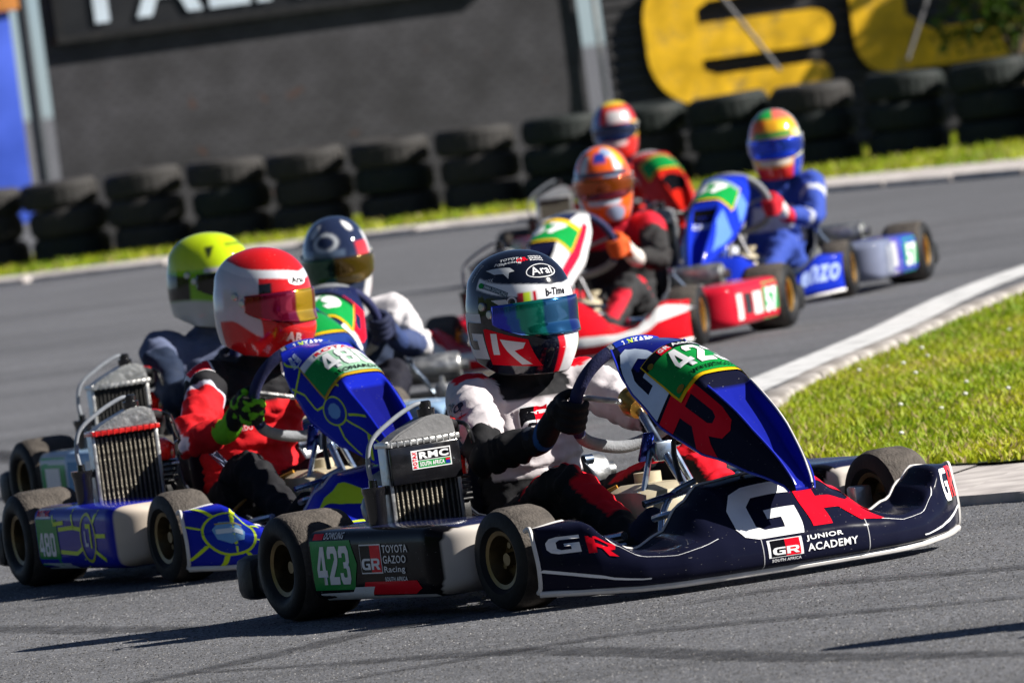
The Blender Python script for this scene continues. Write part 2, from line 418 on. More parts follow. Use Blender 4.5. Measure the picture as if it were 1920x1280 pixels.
gc = np.ones((gn, 4, 4), np.float32); q_ = rng.choice([.04, .075, .12, .17, .30], gn, p=[.22, .27, .29, .16, .06]); gc[:, :, :3] = (q_[:, None] * np.array([1, .98, .98]))[:, None, :]
gm.color_attributes.new('paint', 'FLOAT_COLOR', 'POINT').data.foreach_set('color', gc.ravel()); gm.materials.append(mat('stone_grit', None, .7, 0, 0, .1, 20, attr=True, spec=.35))
SKIDS = [[(-.99, 26.97), (-.53, 26.43), (-.1, 25.93), (.19, 25.25), (.53, 24.26), (.96, 23.39), (1.5, 22.4)], [(-1.3, 26.2), (-.64, 27.21), (-.44, 27.59), (-.09, 27.9)], [(-2.2, 31.6), (-1.48, 30.24), (-1.16, 29.42), (-.84, 28.81)], [(-.6, 25.6), (.03, 26.0), (.38, 25.9), (1.3, 25.2)], [(.29, 26.91), (.62, 27.06), (1.13, 26.6), (1.9, 25.9)], [(-2.6, 47), (-1.6, 42), (-.9, 38), (-.35, 34), (.1, 31)], [(-3.6, 52), (-2.4, 46), (-1.5, 41), (-1.0, 37), (-.8, 33)]]
def skid_mat():
    m = bpy.data.materials.new('rubber_skid'); N, L, p = nodes_of(m); p.inputs['Base Color'].default_value = (.022, .022, .026, 1); p.inputs['Roughness'].default_value = .8
    tc = N.new('ShaderNodeTexCoord'); n = N.new('ShaderNodeTexNoise'); n.inputs['Scale'].default_value = 14; n.inputs['Detail'].default_value = 9; n.inputs['Roughness'].default_value = .8; L.new(tc.outputs['Object'], n.inputs['Vector'])
    r = N.new('ShaderNodeMapRange'); r.inputs[1].default_value = .40; r.inputs[2].default_value = .62; r.inputs[3].default_value = .08; r.inputs[4].default_value = .72; L.new(n.outputs[0], r.inputs[0]); L.new(r.outputs[0], p.inputs['Alpha']); return m
M_SKID = skid_mat()
def skid(pts, w, i):
    P = [(q.x, q.y) for q in catmull([Vector((x, y, 0)) for x, y in pts], 12)]; n = len(P); V = []
    for k, (p, q) in enumerate(zip(offset2(P, w / 2), offset2(P, -w / 2))):
        f = min(1, min(k, n - 1 - k) / (n * .25)); c = ((p[0] + q[0]) / 2, (p[1] + q[1]) / 2); j = .15 * noise.noise((k * .6, i, 0))
        V += [(c[0] + (p[0] - c[0]) * (f + j), c[1] + (p[1] - c[1]) * (f + j), .003 + i * .0004), (c[0] + (q[0] - c[0]) * f, c[1] + (q[1] - c[1]) * f, .003 + i * .0004)]
    o = add('skid_mark', mesh_from('skid_mark', V, [(2 * k, 2 * k + 1, 2 * k + 3, 2 * k + 2) for k in range(n - 1)], M_SKID, False)); tag(o, None, None, None, 'structure'); return P
tag(add('asphalt_grit', gm), 'fine stone grit of the asphalt surface in the foreground', 'grit', None, 'stuff')
# wood standing behind the photographer and to the left of the track
tv = []; tf = []
M_W = 90
for i in range(M_W + 1):
    a = R(-205 + 165 * i / M_W); r_ = 52 + 5 * noise.noise((i * .35, 0, 0))
    for j in range(9):
        h = (13 + 5 * noise.noise((i * .22, 3, 1)) + 2.5 * noise.noise((i * .9, 7, 1))) * j / 8; rr = r_ + 2.2 * noise.noise((i * .8, j * .9, 2)) + (j / 8) ** 3 * 3
        tv.append((rr * math.cos(a), 20 + rr * math.sin(a), h - .3))
for i in range(M_W):
    for j in range(8): tf.append((i * 9 + j, (i + 1) * 9 + j, (i + 1) * 9 + j + 1, i * 9 + j + 1))
tag(add('distant_wood', mesh_from('distant_wood', tv, tf, mat('wood_foliage', (.035, .055, .018), .9, 0, 0, .6, .6, bump=.6, bscale=2, spec=.1))), 'dark wood around the track behind the camera', 'wood', None, 'stuff')

for i_, sk in enumerate(SKIDS): skid(sk, .13 if i_ < 5 else .22, i_)
# infield tongue of grass that the karts round
IN_FAR = smooth2([(6.2, 66), (4.2, 57.2), (2.25, 46.9), (1.52, 42.3), (1.02, 39.0), (.82, 36.6), (.78, 34.6), (.90, 33.0), (1.22, 31.85), (1.62, 31.35), (3.0, 30.2), (6.0, 28.6), (14, 26)])
infield = IN_FAR + [(40, 26), (40, 66)]
sheet('infield_ground', infield, .03, M_SOIL, label='soil under the bright green infield grass')
# near apron of pale concrete, hugging the apex
ap_in = smooth2([(.80, 33.6), (.92, 32.9), (1.22, 31.85), (1.62, 31.35), (3.0, 30.2), (6.0, 28.6), (14, 26)])
ap_out = smooth2([(.62, 33.2), (.66, 31.9), (.86, 30.62), (1.30, 29.80), (2.7, 28.6), (5.6, 27.0), (13.5, 24.4)])
apron = tag(empty('concrete_apron', (1.2, 31, 0)), 'pale worn concrete strip between infield grass and asphalt', None, None, 'structure')
ai, ao = [Vector((x, y, 0)) for x, y in ap_in], [Vector((x, y, 0)) for x, y in ap_out]
def along(P, t):
    u = t * (len(P) - 1); i = min(int(u), len(P) - 2); return P[i].lerp(P[i + 1], u - i)
NS_ = 22; ap0 = Vector((1.2, 31, 0))
for i in range(NS_):
    t0, t1 = (i + .012) / NS_, (i + 1 - .012) / NS_; top = .024 + random.uniform(-.003, .003); V = []
    for t in np.linspace(t0, t1, 5):
        a, b = along(ai, t), along(ao, t) + Vector((random.uniform(-.012, .012), random.uniform(-.012, .012), 0))
        V += [a - ap0 + Vector((0, 0, top)), b - ap0 + Vector((0, 0, top)), b - ap0 + Vector((0, 0, -.02))]
    F = []
    for q in range(4): k = q * 3; F += [(k, k + 1, k + 4, k + 3), (k + 1, k + 2, k + 5, k + 4)]
    add('slab', mesh_from('slab', V, F, M_CONC, False), apron)
# white edge line on the far side of the tongue
wl = smooth2([(6.6, 68), (4.4, 61), (2.33, 50.9), (1.47, 45.0), (.77, 40.35), (.52, 37.9)])
a_, b_ = offset2(wl, .12), offset2(wl, -.09)
sheet('edge_line', a_ + b_[::-1], .004, M_LINE, label='white painted edge line beside the infield')

def kerb_run(path, width, height, n_skip, label, mname, stone=1.0):
    """a run of separate kerbstones laid end to end along a path"""
    P = [Vector((x, y, 0)) for x, y in path]; acc = [0]
    for i in range(1, len(P)): acc.append(acc[-1] + (P[i] - P[i - 1]).length)
    def at(s):
        s = min(max(s, 0), acc[-1]); i = max(1, min(int(np.searchsorted(acc, s)), len(P) - 1))
        t = (s - acc[i - 1]) / max(acc[i] - acc[i - 1], 1e-9); return P[i - 1].lerp(P[i], t)
    root = tag(empty('kerb', P[0]), label, None, None, 'structure')
    n = int(acc[-1] / stone)
    base = MB().box((0, 0, 0), (stone * .965, width, height), bev=min(.02, height * .3)).mesh('kerbstone', mname)
    for i in range(n):
        a, b = at(i * stone), at((i + 1) * stone); d = b - a
        o = add('kerbstone', base, root, (a + b) / 2 - P[0] + Vector((0, 0, height * .25 + random.uniform(-.006, .006))), (random.uniform(-.02, .02), 0, math.atan2(d.y, d.x) + random.uniform(-.006, .006)))
kerb_run(offset2(smooth2([(4.2, 57.2), (2.25, 46.9), (1.52, 42.3), (1.02, 39.0), (.82, 36.6)]), -.055), .10, .10, 0, 'thin concrete kerb along the far edge of the infield grass', M_CONCD, 1.2)
FAR_EDGE = smooth2([(-14, 84.5), (-6, 82.6), (-3.67, 81.8), (-.6, 80.4), (1.5, 77.4), (3.46, 72.9), (6.5, 65.5)])
kerb_run(FAR_EDGE, .42, .05, 0, 'pale concrete kerb below the tyre barrier across the track', M_CONC, 1.1)
BAR = lambda x: 84.55 - .48 * x        # front line of the tyre barrier
fs = offset2(FAR_EDGE, 1.7)
sheet('concrete_strip', offset2(FAR_EDGE, .1) + fs[::-1], .026, M_CONC, label='pale concrete strip between far kerb and grass verge')
verge = offset2(FAR_EDGE, .15) + [(30, 62), (30, 92), (-14, 92)]
sheet('verge_ground', verge, .02, M_SOIL, label='soil under the grass verge by the tyre barrier')

# grass blades
def blade_mat():
    m = bpy.data.materials.new('grass_blade'); N, L, p = nodes_of(m)
    a = N.new('ShaderNodeVertexColor'); a.layer_name = 'paint'; L.new(a.outputs[0], p.inputs['Base Color'])
    p.inputs['Roughness'].default_value = .55; p.inputs['Specular IOR Level'].default_value = .25
    p.inputs['Subsurface Weight'].default_value = 0
    t = N.new('ShaderNodeBsdfTranslucent'); L.new(a.outputs[0], t.inputs[0]); mx = N.new('ShaderNodeMixShader'); mx.inputs[0].default_value = .35
    L.new(p.outputs[0], mx.inputs[1]); L.new(t.outputs[0], mx.inputs[2]); L.new(mx.outputs[0], N['Material Output'].inputs[0]); return m
M_BLADE = blade_mat()
def blades(name, x, y, h, w, z0, label, dry=.12, tint=1.):
    n = len(x); a = rng.uniform(0, 2 * np.pi, n); lean = rng.uniform(.2, .9, n) * h; la = rng.uniform(0, 2 * np.pi, n)
    dx, dy = np.cos(a) * w / 2, np.sin(a) * w / 2; lx, ly = np.cos(la) * lean, np.sin(la) * lean
    V = np.zeros((n, 5, 3), np.float32)
    V[:, 0] = np.stack([x - dx, y - dy, np.full(n, z0)], 1); V[:, 1] = np.stack([x + dx, y + dy, np.full(n, z0)], 1)
    V[:, 2] = np.stack([x + dx * .8 + lx * .35, y + dy * .8 + ly * .35, z0 + h * .6], 1); V[:, 3] = np.stack([x - dx * .8 + lx * .35, y - dy * .8 + ly * .35, z0 + h * .6], 1)
    V[:, 4] = np.stack([x + lx, y + ly, z0 + h], 1)
    me = bpy.data.meshes.new(name); me.vertices.add(n * 5); me.vertices.foreach_set('co', V.ravel())
    base = np.arange(n) * 5; q = np.stack([base, base + 1, base + 2, base + 3], 1); t = np.stack([base + 3, base + 2, base + 4], 1)
    me.loops.add(n * 7); li = np.concatenate([q, t], 1).ravel(); me.loops.foreach_set('vertex_index', li)
    me.polygons.add(n * 2); ls = np.empty(n * 2, int); ls[0::2] = np.arange(n) * 7; ls[1::2] = np.arange(n) * 7 + 4
    me.polygons.foreach_set('loop_start', ls); me.update(); me.validate()
    pn = np.array([noise.noise((px * 2.2, py * .7, 0)) for px, py in zip(x, y)]); k = rng.uniform(0, 1, n)
    c1, c2, c3 = np.array((.19, .32, .012)), np.array((.48, .49, .018)), np.array((.42, .33, .14))
    mix = np.clip(.5 + pn * .7 + (k - .5) * .5, 0, 1)[:, None]; c = (c1 * (1 - mix) + c2 * mix) * tint
    d = (rng.uniform(0, 1, n) < dry * (1 + 2.2 * np.clip(pn, 0, 1)))[:, None]; c = np.where(d, c3, c)
    cc = np.ones((n, 5, 4), np.float32); cc[:, :, :3] = c[:, None, :]
    at = me.color_attributes.new('paint', 'FLOAT_COLOR', 'POINT'); at.data.foreach_set('color', cc.ravel()); me.materials.append(M_BLADE)
    return tag(add(name, me), label, 'grass', None, 'stuff')
def scatter(P, x0, x1, y0, y1, n, dens=None):
    x = rng.uniform(x0, x1, n); y = rng.uniform(y0, y1, n); k = point_in(x, y, P)
    return x[k], y[k]
gx, gy = scatter(infield, .6, 3.2, 29.5, 60, 330000)
gx2, gy2 = scatter(infield, 3.2, 9, 27, 66, 60000)
gx, gy = np.concatenate([gx, gx2]), np.concatenate([gy, gy2])
# bare patches and a ragged border
keep = np.array([noise.noise((a * 1.7, b * .5, 4)) for a, b in zip(gx, gy)]) + rng.uniform(-.5, .5, len(gx)) > -.42
gx, gy = gx[keep], gy[keep]
blades('infield_grass', gx, gy, rng.uniform(.012, .042, len(gx)), rng.uniform(.006, .013, len(gx)), .028, 'bright green short grass of the infield with dry patches', .13)
fl = rng.integers(0, len(gx), 70)
fb = MB()
for i in fl: fb.ell((gx[i], gy[i], .065 + random.uniform(-.01, .015)), (.009, .009, .006), 7, 4)
tag(fb.build('clover_flowers', mat('clover_white', (.72, .72, .66), .7)), 'tiny white clover flowers dotted over the infield grass', 'flowers', None, 'stuff')
vx, vy = scatter(offset2(FAR_EDGE, 1.5) + [(30, 62), (30, 92), (-14, 92)], -9, 9, 63, 90, 130000)
blades('verge_grass', vx, vy, rng.uniform(.02, .07, len(vx)), rng.uniform(.015, .03, len(vx)), .02, 'green grass strip between far kerb and tyre barrier', .10, .95)

# ------------------------------------------------------------------ tyre barrier
M_BTY = mat('weathered_barrier_tyre', (.028, .026, .025), .8, 0, 0, .4, 12, bump=.5, bscale=40)
M_BTYG = mat('green_painted_tyre', (.007, .012, .011), .75, 0, 0, .4, 12, bump=.5, bscale=40)
def tyre_mesh(m):
    prof = [(-.075, .17), (-.10, .20), (-.108, .245), (-.092, .285), (-.05, .303), (.05, .303), (.092, .285), (.108, .245), (.10, .20), (.075, .17)]
    b = MB().lathe(prof, axis='Z', seg=28, closed=True)
    for k in range(28):      # tread blocks
        a = 2 * math.pi * k / 28
        b.box((math.cos(a) * .302, math.sin(a) * .302, 0), (.010, .046, .12), Matrix.Rotation(a, 3, 'Z'))
    return b.mesh('tyre', m)
TY = [tyre_mesh(M_BTY), tyre_mesh(M_BTYG)]
ords = ['leftmost', 'second', 'third', 'fourth', 'fifth', 'sixth', 'seventh', 'eighth', 'ninth', 'tenth', 'eleventh', 'twelfth', 'thirteenth', 'fourteenth', 'fifteenth', 'sixteenth']
def stack(x, y, n, label, seed):
    rs = random.Random(seed); root = tag(empty('tyre_stack', (x, y, .02)), label, 'tyre stack', 'stacks of old car tyres along the far verge')
    for k in range(n):
        add('tyre', TY[rs.random() < (.15 if x < .5 else .9)], root, (rs.uniform(-.03, .03), rs.uniform(-.03, .03), .107 + k * .214), (rs.uniform(-.045, .045), rs.uniform(-.045, .045), rs.uniform(0, 6)))
for i in range(16):
    x = -3.95 + i * .645
    stack(x, BAR(x) + .40, 3, ('leftmost dark tyre stack below the blue banner' if i == 0 else '%s dark tyre stack from the left along the far verge' % ords[i]), i)

# ------------------------------------------------------------------ fence and hoardings behind the barrier
FY = lambda x: 88.6 + .18 * x
FDIR = Vector((1, .18, 0)).normalized(); FN = Vector((.18, -1, 0)).normalized(); FRZ = math.atan2(.18, 1)
def fence_mat():
    m = bpy.data.materials.new('grey_windbreak_mesh'); N, L, p = nodes_of(m); tc = N.new('ShaderNodeTexCoord')
    br = N.new('ShaderNodeTexBrick'); br.inputs['Scale'].default_value = 1; br.inputs['Brick Width'].default_value = .11; br.inputs['Row Height'].default_value = .055
    br.inputs['Mortar Size'].default_value = .007; br.inputs['Color1'].default_value = (.044, .043, .049, 1); br.inputs['Color2'].default_value = (.054, .053, .060, 1); br.inputs['Mortar'].default_value = (.029, .028, .032, 1)
    mp = N.new('ShaderNodeMapping'); mp.inputs['Rotation'].default_value = (R(90), 0, 0); L.new(tc.outputs['Object'], mp.inputs[0]); L.new(mp.outputs[0], br.inputs[0])
    n = N.new('ShaderNodeTexNoise'); n.inputs['Scale'].default_value = 2.3; n.inputs['Detail'].default_value = 8; L.new(tc.outputs['Object'], n.inputs['Vector'])
    r = N.new('ShaderNodeMapRange'); r.inputs[1].default_value = .3; r.inputs[2].default_value = .7; r.inputs[3].default_value = .62; r.inputs[4].default_value = 1.45; L.new(n.outputs[0], r.inputs[0])
    mx = N.new('ShaderNodeMix'); mx.data_type = 'RGBA'; mx.blend_type = 'MULTIPLY'; mx.inputs[0].default_value = 1; L.new(br.outputs[0], mx.inputs[6]); L.new(r.outputs[0], mx.inputs[7])
    n3 = N.new('ShaderNodeTexNoise'); n3.inputs['Scale'].default_value = 5; n3.inputs['Detail'].default_value = 3; L.new(tc.outputs['Object'], n3.inputs['Vector'])
    r3 = N.new('ShaderNodeMapRange'); r3.inputs[1].default_value = .68; r3.inputs[2].default_value = .76; L.new(n3.outputs[0], r3.inputs[0])
    m3 = N.new('ShaderNodeMix'); m3.data_type = 'RGBA'; L.new(r3.outputs[0], m3.inputs[0]); L.new(mx.outputs[2], m3.inputs[6]); m3.inputs[7].default_value = (.09, .035, .018, 1)
    L.new(m3.outputs[2], p.inputs['Base Color']); p.inputs['Roughness'].default_value = .85
    b = N.new('ShaderNodeBump'); b.inputs['Strength'].default_value = .6; b.inputs['Distance'].default_value = .02; L.new(br.outputs['Fac'], b.inputs['Height']); b.invert = True; L.new(b.outputs[0], p.inputs['Normal'])
    return m
M_FENCE = fence_mat()
M_RIB = mat('dark_ribbed_steel', (.026, .025, .027), .55, .2, 0, .3, 4, bump=.2)
M_POST = mat('galvanised_post', (.30, .29, .28), .55, .5, 0, .3, 14)
M_POSTD = mat('dark_post', (.018, .024, .032), .6, 0, 0, .3, 14)
M_YEL = mat('yellow_sign_paint', (.80, .46, .005), .5, 0, 0, .30, 5, dirt=.85)
M_BLUEB = mat('blue_banner_vinyl', (.05, .11, .62), .45, 0, 0, .15, 2.5)
M_BANB = mat('black_board', (.006, .007, .010), .5, 0, 0, .3, 3)
M_BANW = mat('pale_blue_lettering', (.66, .76, .86), .5, 0, 0, .1, 4)
def fpt(x, off=0., z=0.): p = Vector((x, FY(x), z)) + FN * off; return p
fence = tag(empty('windbreak_fence', fpt(-3.35)), 'grey block-patterned windbreak fence behind the tyre stacks', 'fence')
fence.rotation_euler.z = FRZ
flen = lambda x0, x1: (x1 - x0) / FDIR.x
for i in range(6):
    L0 = flen(-3.35, .86) / 6
    MB().box((L0 * (i + .5), 0, 1.6), (L0 - .001, .05, 3.2)).build('fence_panel', M_FENCE, fence, False)
for x in (-8.2, -3.50, .98):
    w = .017 if x > 0 else .045
    po = MB().tube([(0, 0, 0), (0, 0, 3.4)], w, 12).build('fence_post', M_POST if x > .5 or x < -5 else M_POSTD, None); po.location = fpt(x, .10)
    tag(po, {-8.2: 'grey fence post beyond the blue banner', -3.50: 'dark upright fence post between blue banner and grey fence', .98: 'pale upright fence post beside the yellow sign'}[x], 'post')
# blue banner at far left
bb = MB().box((0, 0, 0), (4.4, .03, 3.0), bev=.004).build('blue_banner', M_BLUEB); bb.location = fpt(-5.80, .30, 1.85); bb.rotation_euler.z = FRZ
tag(bb, 'plain blue vinyl banner at the left end of the fence', 'banner')
orb = MB().box((0, 0, 0), (.5, .03, .5), bev=.01).build('orange_sign', mat('orange_board', (.65, .25, .06), .5)); orb.location = fpt(-3.80, .34, 2.27); orb.rotation_euler.z = FRZ
tag(orb, 'small orange board above the dark post at the top left corner', 'sign')
# black hoarding with pale letters (only its lower edge is in view)
hb = empty('hoarding', fpt(-3.26, .06, 1.72)); hb.rotation_euler.z = FRZ
tag(hb, 'black framed hoarding with pale blue capital letters, top left', 'sign')
HL = flen(-3.26, .2)
MB().box((HL / 2, 0, .45), (HL - .1, .04, .82), bev=.004).build('board', M_BANB, hb, False)
fr = MB().box((HL / 2, -.02, .02), (HL, .07, .06)).box((HL / 2, -.02, .88), (HL, .07, .06)).box((.03, -.02, .45), (.06, .068, .80)).box((HL - .03, -.02, .45), (.06, .068, .80))
fr.build('board_frame', M_BLK, hb, False)
def flat_letters(name, s, parent, m, x, z, h, y=-.03, bold=.03, w=None, depth=.012):
    sh = text(s, bold); a = np.array(sh[0]); ww = (a[:, 0].max() - a[:, 0].min()) / (a[:, 1].max() - a[:, 1].min()) * h if w is None else w
    sh = fit(sh, x, z, x + ww, z + h); n = len(sh[0])
    V = [(p, y - depth, q) for p, q in sh[0]]; return add(name, mesh_from(name, V, sh[1], m, False), parent), ww
xx = .16
for ch in 'TALKEN':
    o, w_ = flat_letters('letter', ch, hb, M_BANW, xx, .115, .52, bold=.035); xx += w_ + .055

# ribbed wall with huge yellow lettering on the right
rib = empty('ribbed_wall', fpt(1.06, -.05)); rib.rotation_euler.z = FRZ
tag(rib, 'dark horizontally ribbed wall carrying the yellow sign', 'wall')
RL = flen(1.06, 9)
slat = MB().box((RL / 2, 0, 0), (RL, .035, .099), bev=.008).mesh('slat', M_RIB, False)
for k in range(34):
    add('slat', slat, rib, (0, random.uniform(-.004, .004), .05 + k * .10), (R(-9), 0, 0))
def sign_letter(loops, x0, z0, name, label, dz=0.):
    v, f = poly(*loops); d = .03; n = len(v)
    V = [(p, -d, q) for p, q in v] + [(p, 0, q) for p, q in v]
    F = list(f) + [tuple(reversed([i + n for i in q])) for q in f]; b = 0
    for lp in loops:
        m_ = len(lp)
        for i in range(m_): F.append((b + i, b + (i + 1) % m_, n + b + (i + 1) % m_, n + b + i))
        b += m_
    me = mesh_from(name, V, F, M_YEL, False); bm = bmesh.new(); bm.from_mesh(me); bmesh.ops.recalc_face_normals(bm, faces=bm.faces[:]); bm.to_mesh(me); bm.free()
    o = add(name, me); o.location = fpt(x0, .03, z0); o.rotation_euler.z = FRZ; tag(o, label, 'sign letter', 'yellow sign letters'); return o
arc = lambda cx, cy, rx, ry, a0, a1, n=8: [(cx + rx * math.cos(R(a0 + (a1 - a0) * i / n)), cy + ry * math.sin(R(a0 + (a1 - a0) * i / n))) for i in range(n + 1)]
e_loops = [arc(.44, .44, .44, .44, 180, 270) + arc(1.34, .115, .13, .115, -90, 90, 6) + [(.54, .23), (.44, .28), (.44, .36)] + arc(1.38, .505, .15, .145, -90, 90, 6) + [(.44, .65), (.44, .76), (.54, .82), (1.48, .84), (1.48, 1.12), (.44, 1.12)] + arc(.44, .72, .44, .40, 90, 180)]
sign_letter(e_loops, 1.36, .55, 'sign_letter', 'big rounded yellow letter behind the multicoloured helmet')
l_loops = [arc(.25, .3, .25, .30, 180, 270) + [(1.9, 0), (1.9, .30), (.62, .30), (.44, .44), (.44, 1.4), (0, 1.4)], ]
sign_letter(l_loops, 3.02, .62, 'sign_letter', 'second yellow sign letter, cut by the right frame edge')
for (x0, z0, x1, z1, lb) in ((1.62, 1.95, 2.28, .75, 'diagonal steel brace crossing the big yellow letter'), (3.95, 1.9, 3.3, .70, 'diagonal steel brace near the bush at the right')):
    o = MB().tube([fpt(x0, .30, z0), fpt(x1, .62, z1)], .017, 10).build('brace_pole', mat('dull_brace_steel', (.12, .12, .13), .6, .3)); tag(o, lb, 'pole')

# bush and overhanging tree at the right end, in front of the wall
def leaf_mass(c, r, n, size, seed):
    g = np.random.default_rng(seed); V = []; F = []; Cc = []
    clumps = g.normal(0, .45, (26, 3)); cl = g.integers(0, 26, n)
    P = clumps[cl] + g.normal(0, .18, (n, 3)); P *= np.array(r); P += np.array(c)
    nrm = g.normal(0, 1, (n, 3)); nrm /= np.linalg.norm(nrm, axis=1)[:, None]; t = np.cross(nrm, g.normal(0, 1, (n, 3))); t /= np.linalg.norm(t, axis=1)[:, None]; b = np.cross(nrm, t)
    s = g.uniform(.6, 1.3, n)[:, None] * size
    for i in range(n):
        k = len(V); V += [P[i] - t[i] * s[i], P[i] + b[i] * s[i] * .45, P[i] + t[i] * s[i], P[i] - b[i] * s[i] * .45]; F.append((k, k + 1, k + 2, k + 3))
        q = g.uniform(.5, 1.4); cc = (.06 * q, .12 * q, .014 * q) if g.random() > .12 else (.25, .22, .05); Cc += [cc] * 4
    return V, F, Cc
def plant(name, base, c, r, n, size, trunk_h, label, cat, seed):
    root = tag(empty(name, base), label, cat)
    V, F, Cc = leaf_mass(c, r, n, size, seed); add('crown', mesh_from('crown', V, F, M_BLADE, False, Cc), root)
    b = MB().tube([(0, 0, -.05), (.03, .02, trunk_h * .5), (0, 0, trunk_h)], [.05, .04, .02], 8, 4)
    for k in range(6):
        a = k * 1.05; b.tube([(0, 0, trunk_h * .55), (math.cos(a) * r[0] * .4, math.sin(a) * r[1] * .4, c[2]), (math.cos(a) * r[0] * .7, math.sin(a) * r[1] * .7, c[2] + r[2] * .4)], [.025, .015, .006], 6, 3)
    b.build('trunk', mat('bark', (.09, .065, .045), .9, bump=.5), root)
plant('bush', tuple(fpt(4.02, 1.3, .02)), (0, 0, 1.02), (.42, .30, .42), 900, .05, .9, 'leafy bush in front of the yellow sign at the right edge', 'bush', 3)
plant('tree', tuple(fpt(7.7, .9, .02)), (0, 0, 3.2), (1.2, 1.0, 1.0), 4200, .08, 2.8, 'leafy tree right of the sign beyond the frame edge', 'tree', 5)

# ================================================================== KARTS (local frame: x forward, y left, z up, origin on the ground mid wheelbase)
AX = .52
def wheel_parts(rad, wid, rimmat):
    w = wid / 2; rr = .070
    def tyre():
        prof = [(-w * .78, rr), (-w * .95, rr + .012), (-w * 1.0, rad - .045), (-w * .97, rad - .022), (-w * .86, rad - .008), (-w * .6, rad - .001), (0, rad), (w * .6, rad - .001), (w * .86, rad - .008), (w * .97, rad - .022), (w, rad - .045), (w * .95, rr + .012), (w * .78, rr)]
        me = MB().lathe(prof, seg=48).mesh('tyre', M_RUB); me.materials.append(M_TREAD)
        for p in me.polygons:
            r_ = math.hypot(p.center.x, p.center.z)
            if r_ > rad - .014: p.material_index = 1
        return me
    def rim():
        b = MB().lathe([(-w * .80, .062), (-w * .84, .073), (-w * .80, .076), (-w * .74, .066), (-w * .3, .060), (w * .3, .060), (w * .74, .066), (w * .80, .076), (w * .84, .073), (w * .80, .062), (w * .2, .052), (-w * .2, .052)], seg=40, closed=True)
        b.lathe([(-.012, .004), (-.012, .054), (.012, .054), (.012, .004)], seg=24, closed=True)
        for k in range(3):
            a = k * 2.094 + .4; b.lathe([(-w * .45, .0), (-w * .45, .008), (w * .2, .008)], (math.cos(a) * .034, 0, math.sin(a) * .034), seg=8)
        b.lathe([(-w * .62, 0), (-w * .62, .016), (-w * .1, .02), (w * .6, .02), (w * .6, 0)], seg=14)
        return b.mesh('wheel', rimmat)
    return cached(('rim', rad, wid, rimmat.name), rim), cached(('tyre', rad, wid), tyre)

# ---- body panels as surfaces
XF = ([0, .2, .3, .4, .5, .55, .58, .60], [1.0, .985, .965, .925, .86, .805, .765, .74])
B_Y = [0, .14, .20, .26, .33, .40, .455, .50, .60]
B_SEC = [  # per |y|: (dx from front, z) ; last two in absolute x
    [(-.035, .028), (-.004, .042), (0, .085), (-.02, .128), (-.09, .185), (.84, .245), (.76, .262)],
    [(-.035, .028), (-.004, .042), (0, .085), (-.02, .126), (-.09, .178), (.83, .236), (.76, .252)],
    [(-.035, .028), (-.004, .042), (0, .085), (-.02, .122), (-.08, .160), (.82, .200), (.76, .210)],
    [(-.035, .028), (-.004, .042), (0, .080), (-.018, .114), (-.07, .128), (.82, .140), (.75, .146)],
    [(-.035, .028), (-.004, .042), (0, .078), (-.018, .106), (-.06, .106), (.80, .108), (.74, .118)],
    [(-.035, .030), (-.004, .044), (0, .082), (-.018, .112), (-.05, .116), (.79, .122), (.73, .140)],
    [(-.035, .034), (-.004, .048), (0, .095), (-.015, .138), (-.035, .158), (.78, .172), (.71, .180)],
    [(-.03, .038), (-.004, .052), (0, .110), (-.012, .160), (-.03, .200), (.76, .214), (.70, .212)],
    [(-.02, .045), (-.004, .060), (0, .110), (-.010, .160), (-.02, .200), (.715, .206), (.69, .200)]]
def bumper(y, t):
    """front fairing: y across (-.6 to .6), t from lower lip (0) to rear top edge (1)"""
    ay = min(abs(y), .60); xf_ = lerp(ay, *XF)
    i = max(0, min(len(B_Y) - 2, int(np.searchsorted(B_Y, ay, 'right')) - 1)); k = sstep(0, 1, (ay - B_Y[i]) / (B_Y[i + 1] - B_Y[i]))
    P = []
    for q in range(7):
        a, b = B_SEC[i][q], B_SEC[i + 1][q]; x, z = a[0] + (b[0] - a[0]) * k, a[1] + (b[1] - a[1]) * k
        P.append((x + xf_ if q < 5 else min(x, xf_ - .03), z))
    u = min(max(t, 0), 1) * 6; j = min(int(u), 5); f = u - j
    p0, p1, p2, p3 = P[max(j - 1, 0)], P[j], P[j + 1], P[min(j + 2, 6)]
    c = [.5 * (2 * p1[d] + (p2[d] - p0[d]) * f + (2 * p0[d] - 5 * p1[d] + 4 * p2[d] - p3[d]) * f * f + (3 * p1[d] - p0[d] - 3 * p2[d] + p3[d]) * f ** 3) for d in (0, 1)]
    return Vector((c[0], y, c[1]))
bumper.inside = Vector((.6, 0, .02))
P_C = catmull([Vector((.33, 0, .602)), Vector((.45, 0, .592)), Vector((.55, 0, .567)), Vector((.65, 0, .532)), Vector((.737, 0, .488)), Vector((.85, 0, .422)), Vector((.924, 0, .366)), Vector((1.0, 0, .298)), Vector((1.045, 0, .240)), Vector((1.05, 0, .215))], 6)
_acc = [0]
for i in range(1, len(P_C)): _acc.append(_acc[-1] + (P_C[i] - P_C[i - 1]).length)
PLEN = _acc[-1]; _acc = np.array(_acc) / PLEN
P_X = np.array([p.x for p in P_C]); P_Z = np.array([p.z for p in P_C])
